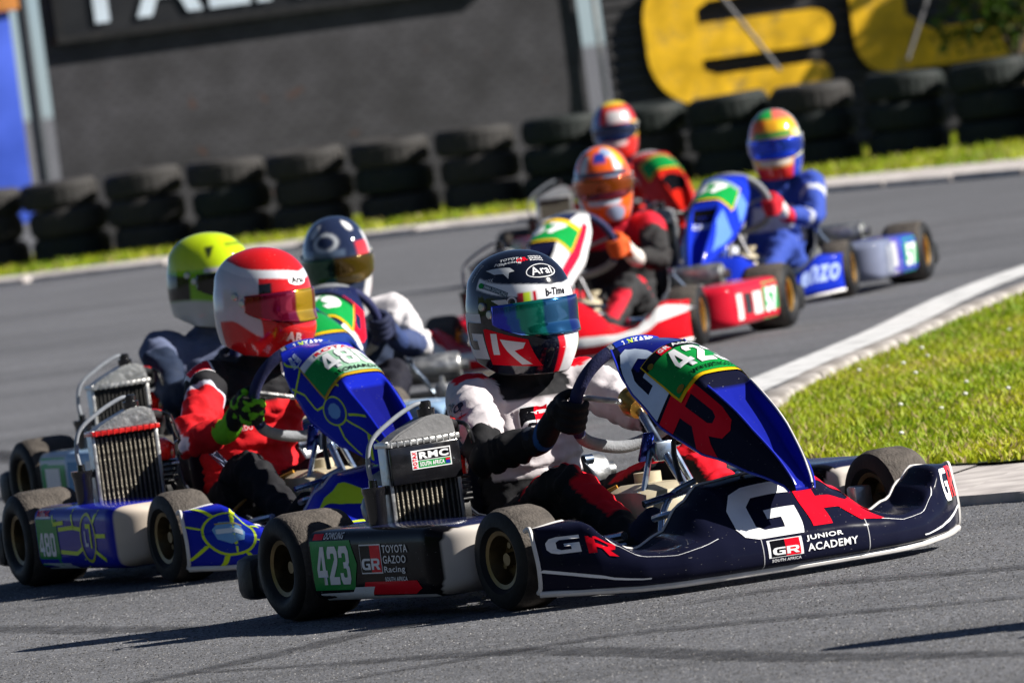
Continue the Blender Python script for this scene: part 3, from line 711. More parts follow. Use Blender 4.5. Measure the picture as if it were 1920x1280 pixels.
def panel(s, w):
    """steering fairing: s down its length 0..1, w across -1..1"""
    s = min(max(s, 0), 1); w = min(max(w, -1), 1)
    x, z = np.interp(s, _acc, P_X), np.interp(s, _acc, P_Z); e = .03
    a, b = max(s - e, 0), min(s + e, 1); t = Vector((np.interp(b, _acc, P_X) - np.interp(a, _acc, P_X), 0, np.interp(b, _acc, P_Z) - np.interp(a, _acc, P_Z))).normalized()
    n = Vector((-t.z, 0, t.x)); aw = abs(w)
    wr = lerp(s, [0, .3, .5, .75, 1], [.060, .066, .062, .050, .022]); we = lerp(s, [0, .12, .35, .65, .85, 1], [.105, .135, .145, .125, .085, .035])
    de = lerp(s, [0, .08, .2, .4, .65, .85, 1], [.015, .06, .11, .145, .12, .065, .012]); ch = lerp(s, [0, .45, .55, .8, .95, 1], [-.012, -.008, .030, .042, .022, .006])
    y = lerp(aw, [0, .34, .46, .60, 1], [0, wr * .80, wr, wr + (we - wr) * .32, we]); d = lerp(aw, [0, .34, .46, .60, 1], [ch, ch * .9, .0, de * .22, de])
    if s < .5: d = d * sstep(.30, .5, s) + (1 - sstep(.30, .5, s)) * (de * (y / we) ** 2.2 - .012)
    return Vector((x, y if w > 0 else -y, z)) - n * d
panel.inside = Vector((.45, 0, .2))
def pod(side):
    def fn(x, a):
        """side pod: x along -.36..(.385), a angle of the section"""
        u = (x + .36) / .742; e_ = max(0, (u - .86) / .14); fr_ = 1 - math.sqrt(max(0, 1 - e_ * e_)); yc = .555 - .035 * fr_; hw = .115 * (1 - .62 * fr_); hh = .092 * (1 - .42 * fr_); zc = .142 + .006 * fr_
        n = .27; c, s_ = math.cos(a), math.sin(a)
        y = yc + hw * math.copysign(abs(c) ** n, c); z = zc + hh * math.copysign(abs(s_) ** n, s_)
        if c > 0: y += .012 * math.cos(a) - .035 * max(0, .10 - z) * 2
        return Vector((x, side * y, z))
    fn.inside = Vector((0, side * .55, .14)); return fn
def grid(fn, us, vs, colf=None, closed_v=False, caps=False):
    V = [fn(u, v) for u in us for v in vs]; n = len(vs); F = []
    for i in range(len(us) - 1):
        for j in range(n if closed_v else n - 1):
            j2 = (j + 1) % n; F.append((i * n + j, i * n + j2, (i + 1) * n + j2, (i + 1) * n + j))
    if caps: F.append(tuple(range(n))); F.append(tuple(reversed([(len(us) - 1) * n + j for j in range(n)])))
    C = [colf(u, v) for u in us for v in vs] if colf else None
    return V, F, C
def skin_obj(name, fn, us, vs, parent, m, colf=None, closed_v=False, caps=False, thick=0.):
    V, F, C = grid(fn, us, vs, colf, closed_v, caps); me = mesh_from(name, V, F, m, True, C)
    bm = bmesh.new(); bm.from_mesh(me); bmesh.ops.recalc_face_normals(bm, faces=bm.faces[:])
    # make sure the outside is outside
    s = sum((q.calc_center_median() - fn.inside).dot(q.normal) * q.calc_area() for q in bm.faces)
    if s < 0: bmesh.ops.reverse_faces(bm, faces=bm.faces[:])
    bm.to_mesh(me); bm.free(); o = add(name, me, parent)
    if thick:
        md = o.modifiers.new('shell', 'SOLIDIFY'); md.thickness = thick; md.offset = -1
    if caps: me.set_sharp_from_angle(angle=R(50))
    return o

def hi(lv): return lv['detail']
def kart(lv, pos, th):
    K = empty('racing_kart', (pos[0], pos[1], 0), -R(th)); tag(K, lv['label'], 'kart', 'racing karts on the track'); D = hi(lv); st = R(lv.get('steer', 4))
    # wheels
    for (x, y, rad, wid, ang) in ((AX, -.533, .130, .135, st), (AX, .533, .130, .135, st), (-AX, -.60, .140, .20, 0), (-AX, .60, .140, .20, 0)):
        rm, ty = wheel_parts(rad, wid, lv.get('rim', M_RIM)); w_ = add('wheel', rm, K, (x, y, rad), (0, random.uniform(0, 6), ang)); 
        if y > 0: w_.rotation_euler = (0, random.uniform(0, 6), ang + math.pi)
        add('tyre', ty, w_)
    # chassis
    def frame():
        b = MB()
        for s in (-1, 1):
            b.tube([(-.66, s * .30, .075), (-.3, s * .28, .055), (.15, s * .25, .05), (.42, s * .17, .05), (.62, s * .17, .06), (.74, s * .20, .07)], .015, 10, 5)
            b.tube([(.50, s * .20, .10), (.52, s * .46, .13)], .014, 10)
        b.tube([(-.60, -.32, .08), (-.60, .32, .08)], .015); b.tube([(-.05, -.26, .055), (-.05, .26, .055)], .014); b.tube([(.50, -.22, .10), (.50, .22, .10)], .015)
        b.tube([(.70, -.36, .07), (.83, -.25, .07), (.86, 0, .07), (.83, .25, .07), (.70, .36, .07)], .010, 8, 5)
        b.tube([(.66, -.22, .18), (.74, -.2, .19), (.76, 0, .19), (.74, .2, .19), (.66, .22, .18)], .009, 8, 5)
        return b.mesh('frame', lv.get('tube', M_CHROME))
    add('frame', frame(), K)
    add('axle', cached('axle', lambda: MB().tube([(-AX, -.62, .14), (-AX, .62, .14)], .020, 14).lathe([(-.01, .04), (-.01, .085), (.01, .085), (.01, .04)], (-AX, .16, .14), seg=30, closed=True).mesh('axle', M_ALU)), K)
    add('floor_tray', cached('tray', lambda: MB().box((.22, 0, .034), (.86, .46, .006)).mesh('floor_tray', M_TRAY, False)), K)
    for s in (-1, 1):
        nb = cached(('nerf', s), lambda: MB().tube([(-.30, s * .28, .06), (-.28, s * .50, .09), (-.2, s * .53, .10), (.2, s * .53, .10), (.30, s * .49, .09), (.31, s * .26, .06)], .010, 8, 5).tube([(.16, s * .26, .07), (.30, s * .31, .10), (.50, s * .33, .135), (.66, s * .31, .15)], .011, 8, 4).mesh('nerf_bar', M_CHROME))
        add('nerf_bar', nb, K)
        add('stub_axle', cached(('stub', s), lambda: MB().box((AX, s * .445, .13), (.05, .05, .09), bev=.008).tube([(AX - .02, s * .43, .10), (AX - .10, s * .30, .10), (.40, s * .05, .14)], .007, 8).mesh('stub_axle', M_ALU)), K)
    # bumper, steering fairing, pods, rear bumper
    ny, nt = (97, 40) if D > 1 else (49, 22)
    bc = lv['bumper']
    fb = skin_obj('front_bumper', bumper, np.linspace(-.60, .60, ny), np.linspace(0, 1, nt), K, M_PAINT, lambda y, t: bc(y, t), thick=.004)
    lip = MB().tube([bumper(y, .02) + Vector((.004, 0, -.004)) for y in np.linspace(-.598, .598, 49)], .0085, 8)
    lip.build('lower_lip', lv.get('lip', M_TRIM), fb)
    if lv.get('edge'):
        e = MB().tube([bumper(y, 1) for y in np.linspace(-.60, .60, 73)], .0045, 6)
        for s in (-1, 1): e.tube([bumper(s * .60, t) for t in np.linspace(0, 1, 20)], .0060, 6)
        e.build('edge_trim', lv['edge'], fb)
    ns, nw = (72, 61) if D > 1 else (40, 31)
    pc = lv['panel']
    fp = skin_obj('front_panel', panel, np.linspace(0, 1, ns), np.linspace(-1, 1, nw), K, M_PAINT, lambda s, w: pc(s, w), thick=.004)
    if lv.get('pedge'):
        for w in (-1, 1):
            MB().tube([panel(s, w) for s in np.linspace(0, 1, 40)], .0032, 6).build('edge_trim', lv['pedge'], fp)
            MB().tube([panel(s, w * .46) + Vector((.001, 0, .001)) for s in np.linspace(.5, .985, 30)], .0032, 6).build('ridge_trim', lv['pedge'] if w < 0 else M_TRIM, fp)
    pods = {}
    for s in (-1, 1):
        f = pod(s); us = np.concatenate([np.linspace(-.36, .27, 36 if D > 1 else 20)[:-1], .27 + .112 * np.sin(np.linspace(0, math.pi / 2, 18 if D > 1 else 9))]); vs = np.linspace(0, 2 * math.pi, 57 if D > 1 else 33)[:-1]
        pods[s] = skin_obj('side_pod', f, us, vs, K, M_PAINT, lambda x, a, s=s: lv['pod'](x, a, s), True, True)
    rb = cached('rearbump', lambda: MB().box((-.80, 0, .115), (.10, 1.34, .115), bev=.028).box((-.735, -.60, .115), (.10, .10, .09), bev=.02).box((-.735, .60, .115), (.10, .10, .09), bev=.02).box((-.70, 0, .10), (.14, .50, .03)).mesh('rear_bumper', M_BLK))
    add('rear_bumper', rb, K)
    # seat
    def seat():
        V = []; F = []; nu, nv = 15, 19; prof = catmull([Vector((-.02, 0, .10)), Vector((-.14, 0, .055)), Vector((-.30, 0, .05)), Vector((-.44, 0, .10)), Vector((-.52, 0, .25)), Vector((-.57, 0, .42))], 4)[:21]
        n = len(prof)
        for i, p in enumerate(prof):
            t = i / (n - 1); hw = lerp(t, [0, .3, .7, 1], [.13, .17, .185, .15]); up_ = lerp(t, [0, .2, .55, .8, 1], [.03, .10, .17, .08, .02])
            for j in range(nv):
                w = -1 + 2 * j / (nv - 1); y = hw * math.sin(w * math.pi / 2) * (1.05 if abs(w) > .8 else 1)
                fw_ = up_ * sstep(.45, 1, abs(w)); V.append((p.x + fw_ * t * 1.0, y, p.z + fw_ * (1 - t * .45)))
        for i in range(n - 1):
            for j in range(nv - 1): F.append((i * nv + j, i * nv + j + 1, (i + 1) * nv + j + 1, (i + 1) * nv + j))
        return mesh_from('seat', V, F, M_SEAT)
    so = add('seat', cached('seat', seat), K); md = so.modifiers.new('shell', 'SOLIDIFY'); md.thickness = .008
    # engine on the right, with red head, spark plug cap, carburettor and exhaust
    def engine():
        b = MB().box((-.26, -.36, .14), (.19, .15, .14), bev=.02).box((-.24, -.36, .235), (.13, .13, .05), bev=.01)
        for k in range(5): b.box((-.235, -.36, .262 + k * .014), (.135, .135, .006), bev=.002)
        b.lathe([(-.02, 0), (-.02, .055), (.02, .055), (.02, 0)], (-.26, -.45, .14), seg=26); b.tube([(-.30, -.30, .10), (-.45, -.26, .10)], .014)
        return b.mesh('engine', M_BLK)
    en = add('engine', cached('engine', engine), K)
    add('cylinder_head', cached('head', lambda: MB().lathe([(.0, .068), (.02, .072), (.045, .066), (.062, .045), (.066, .0)], (-.225, -.345, .325), 'Z', 22).box((-.19, -.33, .345), (.07, .05, .045), bev=.012).lathe([(0, .02), (.03, .018), (.035, 0)], (-.18, -.37, .362), 'Z', 12).mesh('cylinder_head', M_REDM)), en)
    add('spark_plug_cap', cached('plug', lambda: MB().tube([(-.225, -.345, .405), (-.225, -.345, .452), (-.195, -.335, .462), (-.16, -.325, .462)], [.014, .015, .014, .010], 10, 4).mesh('spark_plug_cap', M_REDM)), en)
    add('spark_plug', cached('sp', lambda: MB().lathe([(0, .012), (.012, .012), (.012, .007), (.04, .007)], (-.225, -.345, .378), 'Z', 10).mesh('spark_plug', M_ALU)), en)
    add('ignition_lead', cached('lead', lambda: MB().tube([(-.16, -.325, .462), (-.12, -.31, .45), (-.11, -.30, .40), (-.10, -.29, .37)], .006, 8, 6).lathe([(-.015, 0), (-.015, .026), (.02, .026), (.028, .016), (.028, 0)], (-.10, -.29, .35), 'Z', 14).mesh('ignition_lead', M_BLKG)), en)
    add('carburettor', cached('carb', lambda: MB().tube([(-.33, -.30, .24), (-.42, -.30, .26)], .026, 14).box((-.37, -.30, .22), (.05, .05, .07), bev=.008).mesh('carburettor', M_ALU)), en)
    add('airbox', cached('airbox', lambda: MB().box((-.50, -.31, .27), (.15, .15, .16), bev=.025).tube([(-.50, -.31, .35), (-.46, -.31, .40)], .02).tube([(-.52, -.27, .35), (-.48, -.27, .40)], .02).mesh('airbox', M_BLK)), K)
    add('exhaust', cached('exh', lambda: MB().tube([(-.34, -.38, .20), (-.45, -.40, .22), (-.60, -.34, .26), (-.70, -.10, .26), (-.70, .12, .25)], [.022, .03, .05, .055, .03], 14, 5).mesh('exhaust', M_TRAY)), K)
    # radiator facing forward
    RX = lv.get('rad_x', -.10); ry0, ry1 = -.560, -.375
    rad = MB().box((RX, (ry0 + ry1) / 2, .315), (.034, ry1 - ry0, .245), bev=.004).build('radiator', M_FIND, K)
    n = 13; fm_ = lv.get('fin', M_FIN); fin = cached(('fin', fm_.name), lambda: MB().box((0, 0, .30), (.012, .0048, .215), bev=.001).mesh('cooling_tube', fm_, False))
    for i in range(n): add('cooling_tube', fin, rad, (RX + .017, ry0 + .008 + (ry1 - ry0 - .016) * i / (n - 1), .008))
    for y in (ry0 - .004, ry1 + .004): MB().box((RX, y, .312), (.046, .012, .255), bev=.003).build('side_frame', M_ALU, rad)
    tk = [(ry0 - .005, .434), (ry1 + .008, .434), (ry1 + .002, .478), (ry1 - .03, .492), (ry1 - .07, .490), (ry0 + .03, .456)]
    V = [(RX - .032, y, z) for y, z in tk] + [(RX + .032, y, z) for y, z in tk]; m_ = len(tk)
    F = [tuple(range(m_)), tuple(reversed(range(m_, 2 * m_)))] + [(i, (i + 1) % m_, m_ + (i + 1) % m_, m_ + i) for i in range(m_)]
    bm = bmesh.new(); vs_ = [bm.verts.new(q) for q in V]; [bm.faces.new([vs_[i] for i in q]) for q in F]; bmesh.ops.recalc_face_normals(bm, faces=bm.faces[:]); bmesh.ops.bevel(bm, geom=bm.edges[:], offset=.005, segments=2, affect='EDGES')
    me = bpy.data.meshes.new('header_tank'); bm.to_mesh(me); bm.free(); me.materials.append(lv.get('radtank', M_GREY)); me.polygons.foreach_set('use_smooth', [True] * len(me.polygons)); me.set_sharp_from_angle(angle=R(20)); add('header_tank', me, rad)
    rimb = MB().box((RX + .002, (ry0 + ry1) / 2, .430), (.078, ry1 - ry0 + .024, .014), bev=.003)
    for i in range(11): rimb.box((RX + .040, ry0 + (ry1 - ry0) * i / 10, .4305), (.004, .004, .016))
    rimb.build('header_flange', lv.get('radflange', M_ALU), rad)
    MB().lathe([(0, .022), (.02, .024), (.022, .016), (.036, .016), (.04, .012), (.04, 0)], (RX, ry1 - .055, .488), 'Z', 14).build('filler_cap', M_BLKG, rad)
    MB().tube([(RX, ry1 - .06, .522), (RX + .0, ry1 - .09, .519), (RX, ry0 + .03, .490), (RX, ry0 - .035, .445), (RX, ry0 - .052, .385), (RX + .0, ry0 - .045, .33)], .0062, 10, 8).build('overflow_hose', M_HOSE, rad)
    MB().lathe([(-.105, 0), (-.105, .023), (-.01, .028), (0, .032), (.012, .032), (.012, .012), (.03, .011), (.03, 0)], (RX, ry0 - .045, .318), 'Z', 18).box((RX, ry0 - .02, .315), (.012, .05, .018)).build('overflow_bottle', lv.get('bottle', M_BLKG), rad)
    MB().tube([(RX, ry1 + .0, .462), (RX - .06, ry1 + .05, .45), (-.17, -.33, .40)], .014, 10, 5).build('water_hose', M_BLK, rad)
    if lv.get('radcover'):
        cv = MB().box((RX + .036, (ry0 + ry1) / 2, .374), (.014, ry1 - ry0 + .016, .098), bev=.006).build('radiator_cover', M_BLKG, rad)
        bv = lambda a, b: (Vector((RX + .0435, ry1 - a, .33 + b)), Vector((1, 0, 0)))
        bw = lambda nm, sh, c, off: decal(nm, rad, sh, lambda a, b: (Vector((RX + .0435, ry0 + a, .33 + b)), Vector((1, 0, 0))), vinyl(c), off, None)
        bw('sticker', rect(.05, .030, .163, .078), WHITE, .0008); bw('sticker_field', rect(.068, .052, .160, .075), BLACK, .0014); bw('sticker_field', rect(.068, .033, .160, .050), GREEN, .0014)
        bw('lettering', fit(text('RMC', .05), .072, .0545, .156, .0725), WHITE, .002); bw('lettering', fit(text('SOUTH AFRICA', .03), .072, .036, .142, .047), WHITE, .002)
        bw('lettering', fit(xf(text('ROTAX', .03), rot=math.pi / 2), .053, .033, .065, .075), RED, .002); bw('flag', rect(.146, .035, .158, .048), (.02, .03, .3), .002); bw('flag', rect(.146, .0435, .158, .048), RED, .0025)
    # steering wheel, column, tank, pedals
    SW = Vector((.195, 0, .468)); wu = Vector((.46, 0, .888)).normalized(); wn_ = Vector((.888, 0, -.46)).normalized(); wl_ = Vector((0, 1, 0))
    def rimpt(a):
        r = .158 - .02 * sstep(.55, 1, -math.sin(a)); return SW + (wl_ * math.cos(a) + wu * math.sin(a)) * r
    A = lambda a0, a1, n: [rimpt(R(a0 + (a1 - a0) * i / n)) for i in range(n + 1)]
    sw = MB().tube(A(0, 355, 70), .0150, 12, closed=True).build('steering_wheel', M_GREY, K)
    for a0, a1, gm_ in ((-32, 62, lv.get('grip', M_GRIP)), (118, 212, lv.get('grip', M_GRIP)), (62.5, 117.5, M_GREY), (212.5, 327.5, M_GREY)): MB().tube(A(a0, a1, 22), .0165, 12).build('wheel_grip', gm_, sw)
    b = MB()
    for a in (10, 90, 170):
        e = rimpt(R(a)); b.tube([SW + wn_ * .03, SW.lerp(e, .45) + wn_ * .02, e], .0075, 8, 4)
    b.build('spokes', M_ALU, sw); MB().lathe([(-.03, 0), (-.03, .035), (.0, .04), (.03, .03), (.03, 0)], (0, 0, 0), 'X', 20).build('hub', M_GOLD, sw).matrix_local = Matrix.Translation(SW + wn_ * .03) @ wn_.to_track_quat('X', 'Z').to_matrix().to_4x4()
    if D > 1:
        lb = lambda a, b_: (lambda q, n: (q + n * .0, n))(rimpt(R(90 - a)) + wu * math.cos(R(0)) * .0 + (wn_ * math.sin(b_) + (rimpt(R(90 - a)) - SW).normalized() * math.cos(b_)) * .0170, (wn_ * math.sin(b_) + (rimpt(R(90 - a)) - SW).normalized() * math.cos(b_)))
        ww = (lambda a, b_: lb(-a, b_))
        decal('rim_patch', sw, rect(-22, .05, 22, 1.55), ww, vinyl((.015, .05, .38)), .0008, .3) if False else None
        V = [lb(a, bb)[0] + lb(a, bb)[1] * .0009 for a in np.linspace(-22, 22, 16) for bb in np.linspace(-.2, 1.75, 8)]
        add('rim_patch', mesh_from('rim_patch', V, [(i * 8 + j, i * 8 + j + 1, (i + 1) * 8 + j + 1, (i + 1) * 8 + j) for i in range(15) for j in range(7)], vinyl((.012, .035, .33))), sw)
        def onrim(a, b_): q, n = lb(-a, 1.62 - b_); return q, n
        for s_, c_, x0, x1 in (('L', WHITE, -15, -10.5), ('N', LIME, -10, -5), ('KART', WHITE, -4.2, 15)):
            decal('lettering', sw, fit(text(s_, .04), x0, .35, x1, 1.15), lambda a, b_: lb(a, b_ * -1 + 1.45), vinyl(c_), .0018, 2.0)
    MB().tube([SW + wn_ * .03, (.34, 0, .33), (.55, 0, .12)], .011, 12).tube([(.33, -.03, .34), (.36, -.14, .06)], .008, 8).tube([(.33, .03, .34), (.36, .14, .06)], .008, 8).box((.345, 0, .33), (.03, .06, .05), bev=.006).build('steering_column', lv.get('tube', M_CHROME), K)
    for s in (-1, 1): MB().tube([(.60, s * .10, .26), (.57, s * .09, .36), (.66, s * .06, .42)], .007, 8, 3).build('panel_bracket', M_BLK, K)
    MB().box((.335, -.045, .345), (.010, .03, .085), Matrix.Rotation(R(35), 3, 'Y'), .003).build('steering_bracket', M_NAVYCH, K)
    add('fuel_tank', cached('tank', lambda: MB().box((.26, 0, .145), (.27, .21, .21), bev=.055).lathe([(0, .035), (.03, .035), (.032, 0)], (.18, .03, .245), 'Z', 18).mesh('fuel_tank', M_TANK)), K)
    for s in (-1, 1):
        add('pedal', cached(('pedal', s), lambda: MB().tube([(.60, s * .20, .055), (.62, s * .19, .12), (.60, s * .165, .18), (.585, s * .12, .23), (.60, s * .06, .255)], .0085, 10, 5).tube([(.585, s * .205, .215), (.585, s * .07, .235)], .0095, 10).mesh('pedal', M_CHROME)), K)
    for s in (-1, 1):
        add('tie_rod', cached(('tie', s), lambda: MB().tube([(.54, s * .02, .12), (.42, s * .30, .115), (.45, s * .44, .12)], .006, 8).mesh('tie_rod', M_CHROME)), K)
        add('seat_stay', cached(('stay', s), lambda: MB().tube([(-.46, s * .19, .30), (-.56, s * .27, .16), (-.60, s * .30, .09)], .008, 8, 3).lathe([(-.012, 0), (-.012, .014), (.012, .014), (.012, 0)], (-.46, s * .20, .30), 'Y', 10).mesh('seat_stay', M_CHROME)), K)
    add('silencer', cached('sil', lambda: MB().lathe([(0, 0), (0, .045), (.01, .052), (.22, .052), (.23, .045), (.23, .02), (.26, .02)], (-.69, .13, .255), 'Y', 20).mesh('silencer', M_ALU)), K)
    add('brake_disc', cached('disc', lambda: MB().lathe([(-.006, .03), (-.006, .09), (.006, .09), (.006, .03)], (-AX, .30, .14), seg=30, closed=True).box((-AX + .07, .30, .17), (.06, .05, .07), bev=.012).mesh('brake_disc', M_ALU)), K)
    add('brake_cylinder', cached('mcyl', lambda: MB().box((.47, .17, .10), (.09, .035, .05), bev=.008).lathe([(0, .016), (.035, .016), (.037, 0)], (.47, .17, .125), 'Z', 12).mesh('brake_cylinder', M_GOLD)), K)
    add('fuel_line', cached('fline', lambda: MB().tube([(.18, -.06, .25), (.08, -.16, .20), (-.05, -.24, .12), (-.20, -.29, .16), (-.32, -.29, .22)], .005, 8, 6).mesh('fuel_line', mat('amber_hose', (.45, .22, .03), .3))), K)
    add('cable', cached('cable', lambda: MB().tube([(.58, -.15, .12), (.40, -.24, .08), (.1, -.27, .09), (-.15, -.28, .20), (-.36, -.30, .27)], .004, 6, 6).mesh('cable', M_BLKG)), K)
    lv['decals'](K, fb, fp, pods) if lv.get('decals') else None
    return K

# ------------------------------------------------------------------ drivers
def remesh(b, vox, smooth=4):
    me = bpy.data.meshes.new('r'); me.from_pydata(b.v, [], b.f); ob = bpy.data.objects.new('r', me); COL.objects.link(ob)
    m = ob.modifiers.new('r', 'REMESH'); m.mode = 'VOXEL'; m.voxel_size = vox
    s = ob.modifiers.new('s', 'SMOOTH'); s.factor = .5; s.iterations = smooth
    dg = bpy.context.evaluated_depsgraph_get(); out = bpy.data.meshes.new_from_object(ob.evaluated_get(dg)); bpy.data.objects.remove(ob); bpy.data.meshes.remove(me); return out
def paint(me, cols):
    a = me.color_attributes.new('paint', 'FLOAT_COLOR', 'POINT'); c = np.ones((len(me.vertices), 4), np.float32); c[:, :3] = cols; a.data.foreach_set('color', c.ravel())
SWC = Vector((.195, 0, .468)); SWU = Vector((.46, 0, .888)).normalized(); SWN = Vector((.888, 0, -.46)).normalized()
def grip_pt(s): return SWC + (Vector((0, s, 0)) * math.cos(R(-8)) + SWU * math.sin(R(-8))) * .158
def glove(s):
    def mk():
        g = grip_pt(s); a = SWU; o = Vector((0, s, 0)); d = -SWN; b = MB()
        at = lambda al, be, rr=.031: g + a * be + (o * math.cos(R(al)) - d * math.sin(R(al))) * rr
        pc = g + o * .026 + d * .030
        b.tube([pc - a * .038 + d * .022, pc - a * .005 + d * .004, at(-8, .010, .034)], [.028, .034, .024], 10, 4)
        for be, ln in ((.034, 1.0), (.012, 1.1), (-.011, 1.03), (-.032, .85)):
            b.tube([pc + a * be * .85, at(-5, be, .037), at(48, be, .034), at(105 * ln, be * .96, .031), at(165 * ln, be * .92, .028)], [.014, .0125, .0115, .0105, .009], 8, 3)
        b.tube([pc + a * .02 + d * .012, at(-50, .040, .036), at(-100, .046, .030), at(-140, .046, .027)], [.016, .0135, .012, .010], 8, 3)
        w = Vector((.085, s * .205, .395)); b.tube([pc - a * .03 + d * .02, pc.lerp(w, .5), w, w + Vector((-.035, s * .012, -.008))], [.030, .031, .036, .040], 12, 4)
        return remesh(b, .0042, 3)
    return cached(('glove', s), mk)
def cseg(P, A, B):
    d = B - A; t = np.clip(((P - A) @ d) / (d @ d), 0, 1); q = A + t[:, None] * d; return np.linalg.norm(P - q, axis=1), t
def hsurf(psi, phi):
    c = math.cos(phi); d = (c * math.cos(psi), c * math.sin(psi), math.sin(phi))
    a = .143 if d[0] > 0 else .150; b = .119; cz = .158 if d[2] > 0 else .215; n = 2.25
    r = (abs(d[0] / a) ** n + abs(d[1] / b) ** n + abs(d[2] / cz) ** n) ** (-1 / n)
    x, y, z = d[0] * r, d[1] * r, d[2] * r
    if d[0] > 0:
        lo = sstep(R(-6), R(-34), phi) if phi < 0 else 0
        x += .030 * lo * d[0] ** 1.5; y *= 1 - .07 * lo * abs(math.cos(psi))
    if d[0] < 0 and phi > 0: x -= .010 * sstep(R(15), R(35), phi) * abs(math.cos(psi)) ** 2 * (1 - sstep(R(50), R(75), phi))
    zb = -.150 + .035 * sstep(.2, -1, d[0] / max(c, .01)); 
    return Vector((x, y, max(z, zb)))
hsurf.inside = Vector((0, 0, -.02))
def helmet(root, lv, head):
    D = hi(lv); nu, nv = (260, 150) if D > 1 else (110, 64); hc = lv['helmet']
    V = []; F = []; C = []
    du, dv = 360 / nu, 170 / nv
    def soft(ps, ph):     # colour averaged over the cell round a vertex, so that painted edges stay clean
        wr = lambda p: p - 360 if p > 180 else (p + 360 if p < -180 else p)
        c = np.mean([hc(wr(ps + a * du), ph + b * dv) for a in (-.6, -.2, .2, .6) for b in (-.6, -.2, .2, .6)], 0); return tuple(c)
    phs = np.linspace(R(-80), R(90), nv)
    for ph in phs:
        for i in range(nu):
            ps = 2 * math.pi * i / nu; ps = ps - 2 * math.pi if ps > math.pi else ps
            V.append(hsurf(ps, ph)); C.append(soft(math.degrees(ps), math.degrees(ph)) if V[-1].z > -.149 else (.01, .01, .01))
    for j in range(nv - 1):
        for i in range(nu): F.append((j * nu + i, j * nu + (i + 1) % nu, (j + 1) * nu + (i + 1) % nu, (j + 1) * nu + i))
    o = add('helmet', mesh_from('helmet', V, F, M_HELM, True, C), root); o.matrix_local = head
    # visor, its iridescent reflection painted in as colour that changes with yaw
    us = np.linspace(R(-82), R(82), 61 if D > 1 else 33); vs = np.linspace(0, 1, 14)
    top = lambda p: R(lv.get('vtop', 16) - 3 * (abs(p) / 1.43) ** 2); bot = lambda p: R(-20 + 11 * max(0, (abs(p) / 1.43 - .45) / .55) ** 2)
    V = []; C = []; vc = lv['visor']
    for p in us:
        for v in vs:
            f_ = bot(p) + (top(p) - bot(p)) * v; q = hsurf(p, f_); V.append(q + (q - Vector((0, 0, q.z * .5))).normalized() * .0045); C.append(vc(math.degrees(p), v))
    n = len(vs); F = [(i * n + j, (i + 1) * n + j, (i + 1) * n + j + 1, i * n + j + 1) for i in range(len(us) - 1) for j in range(n - 1)]
    vm = mat('mirrored_visor', None, .10, .75, .6, .05, 6, attr=True)
    add('visor', mesh_from('visor', V, F, vm, True, C), o).modifiers.new('shell', 'SOLIDIFY').thickness = -.003
    for s in (-1, 1):
        for (ps, ph) in ((86, 3), (99, 12)):
            q = hsurf(R(s * ps), R(ph)); nn = Vector((0, s, .05)).normalized(); MB().tube([q, q + nn * .006, q + nn * .0085], [.011, .011, .008], 14).build('visor_pivot', lv.get('pivot', M_ALU), o)
    nb = MB().tube([hsurf(R(p), R(-60)) * 1.0 + Vector((0, 0, .004)) for p in np.linspace(-180, 177, 60)], .006, 6, closed=True)
    nb.build('neck_trim', M_BLK, o)
    if lv.get('hdecals'): lv['hdecals'](o)
    return o
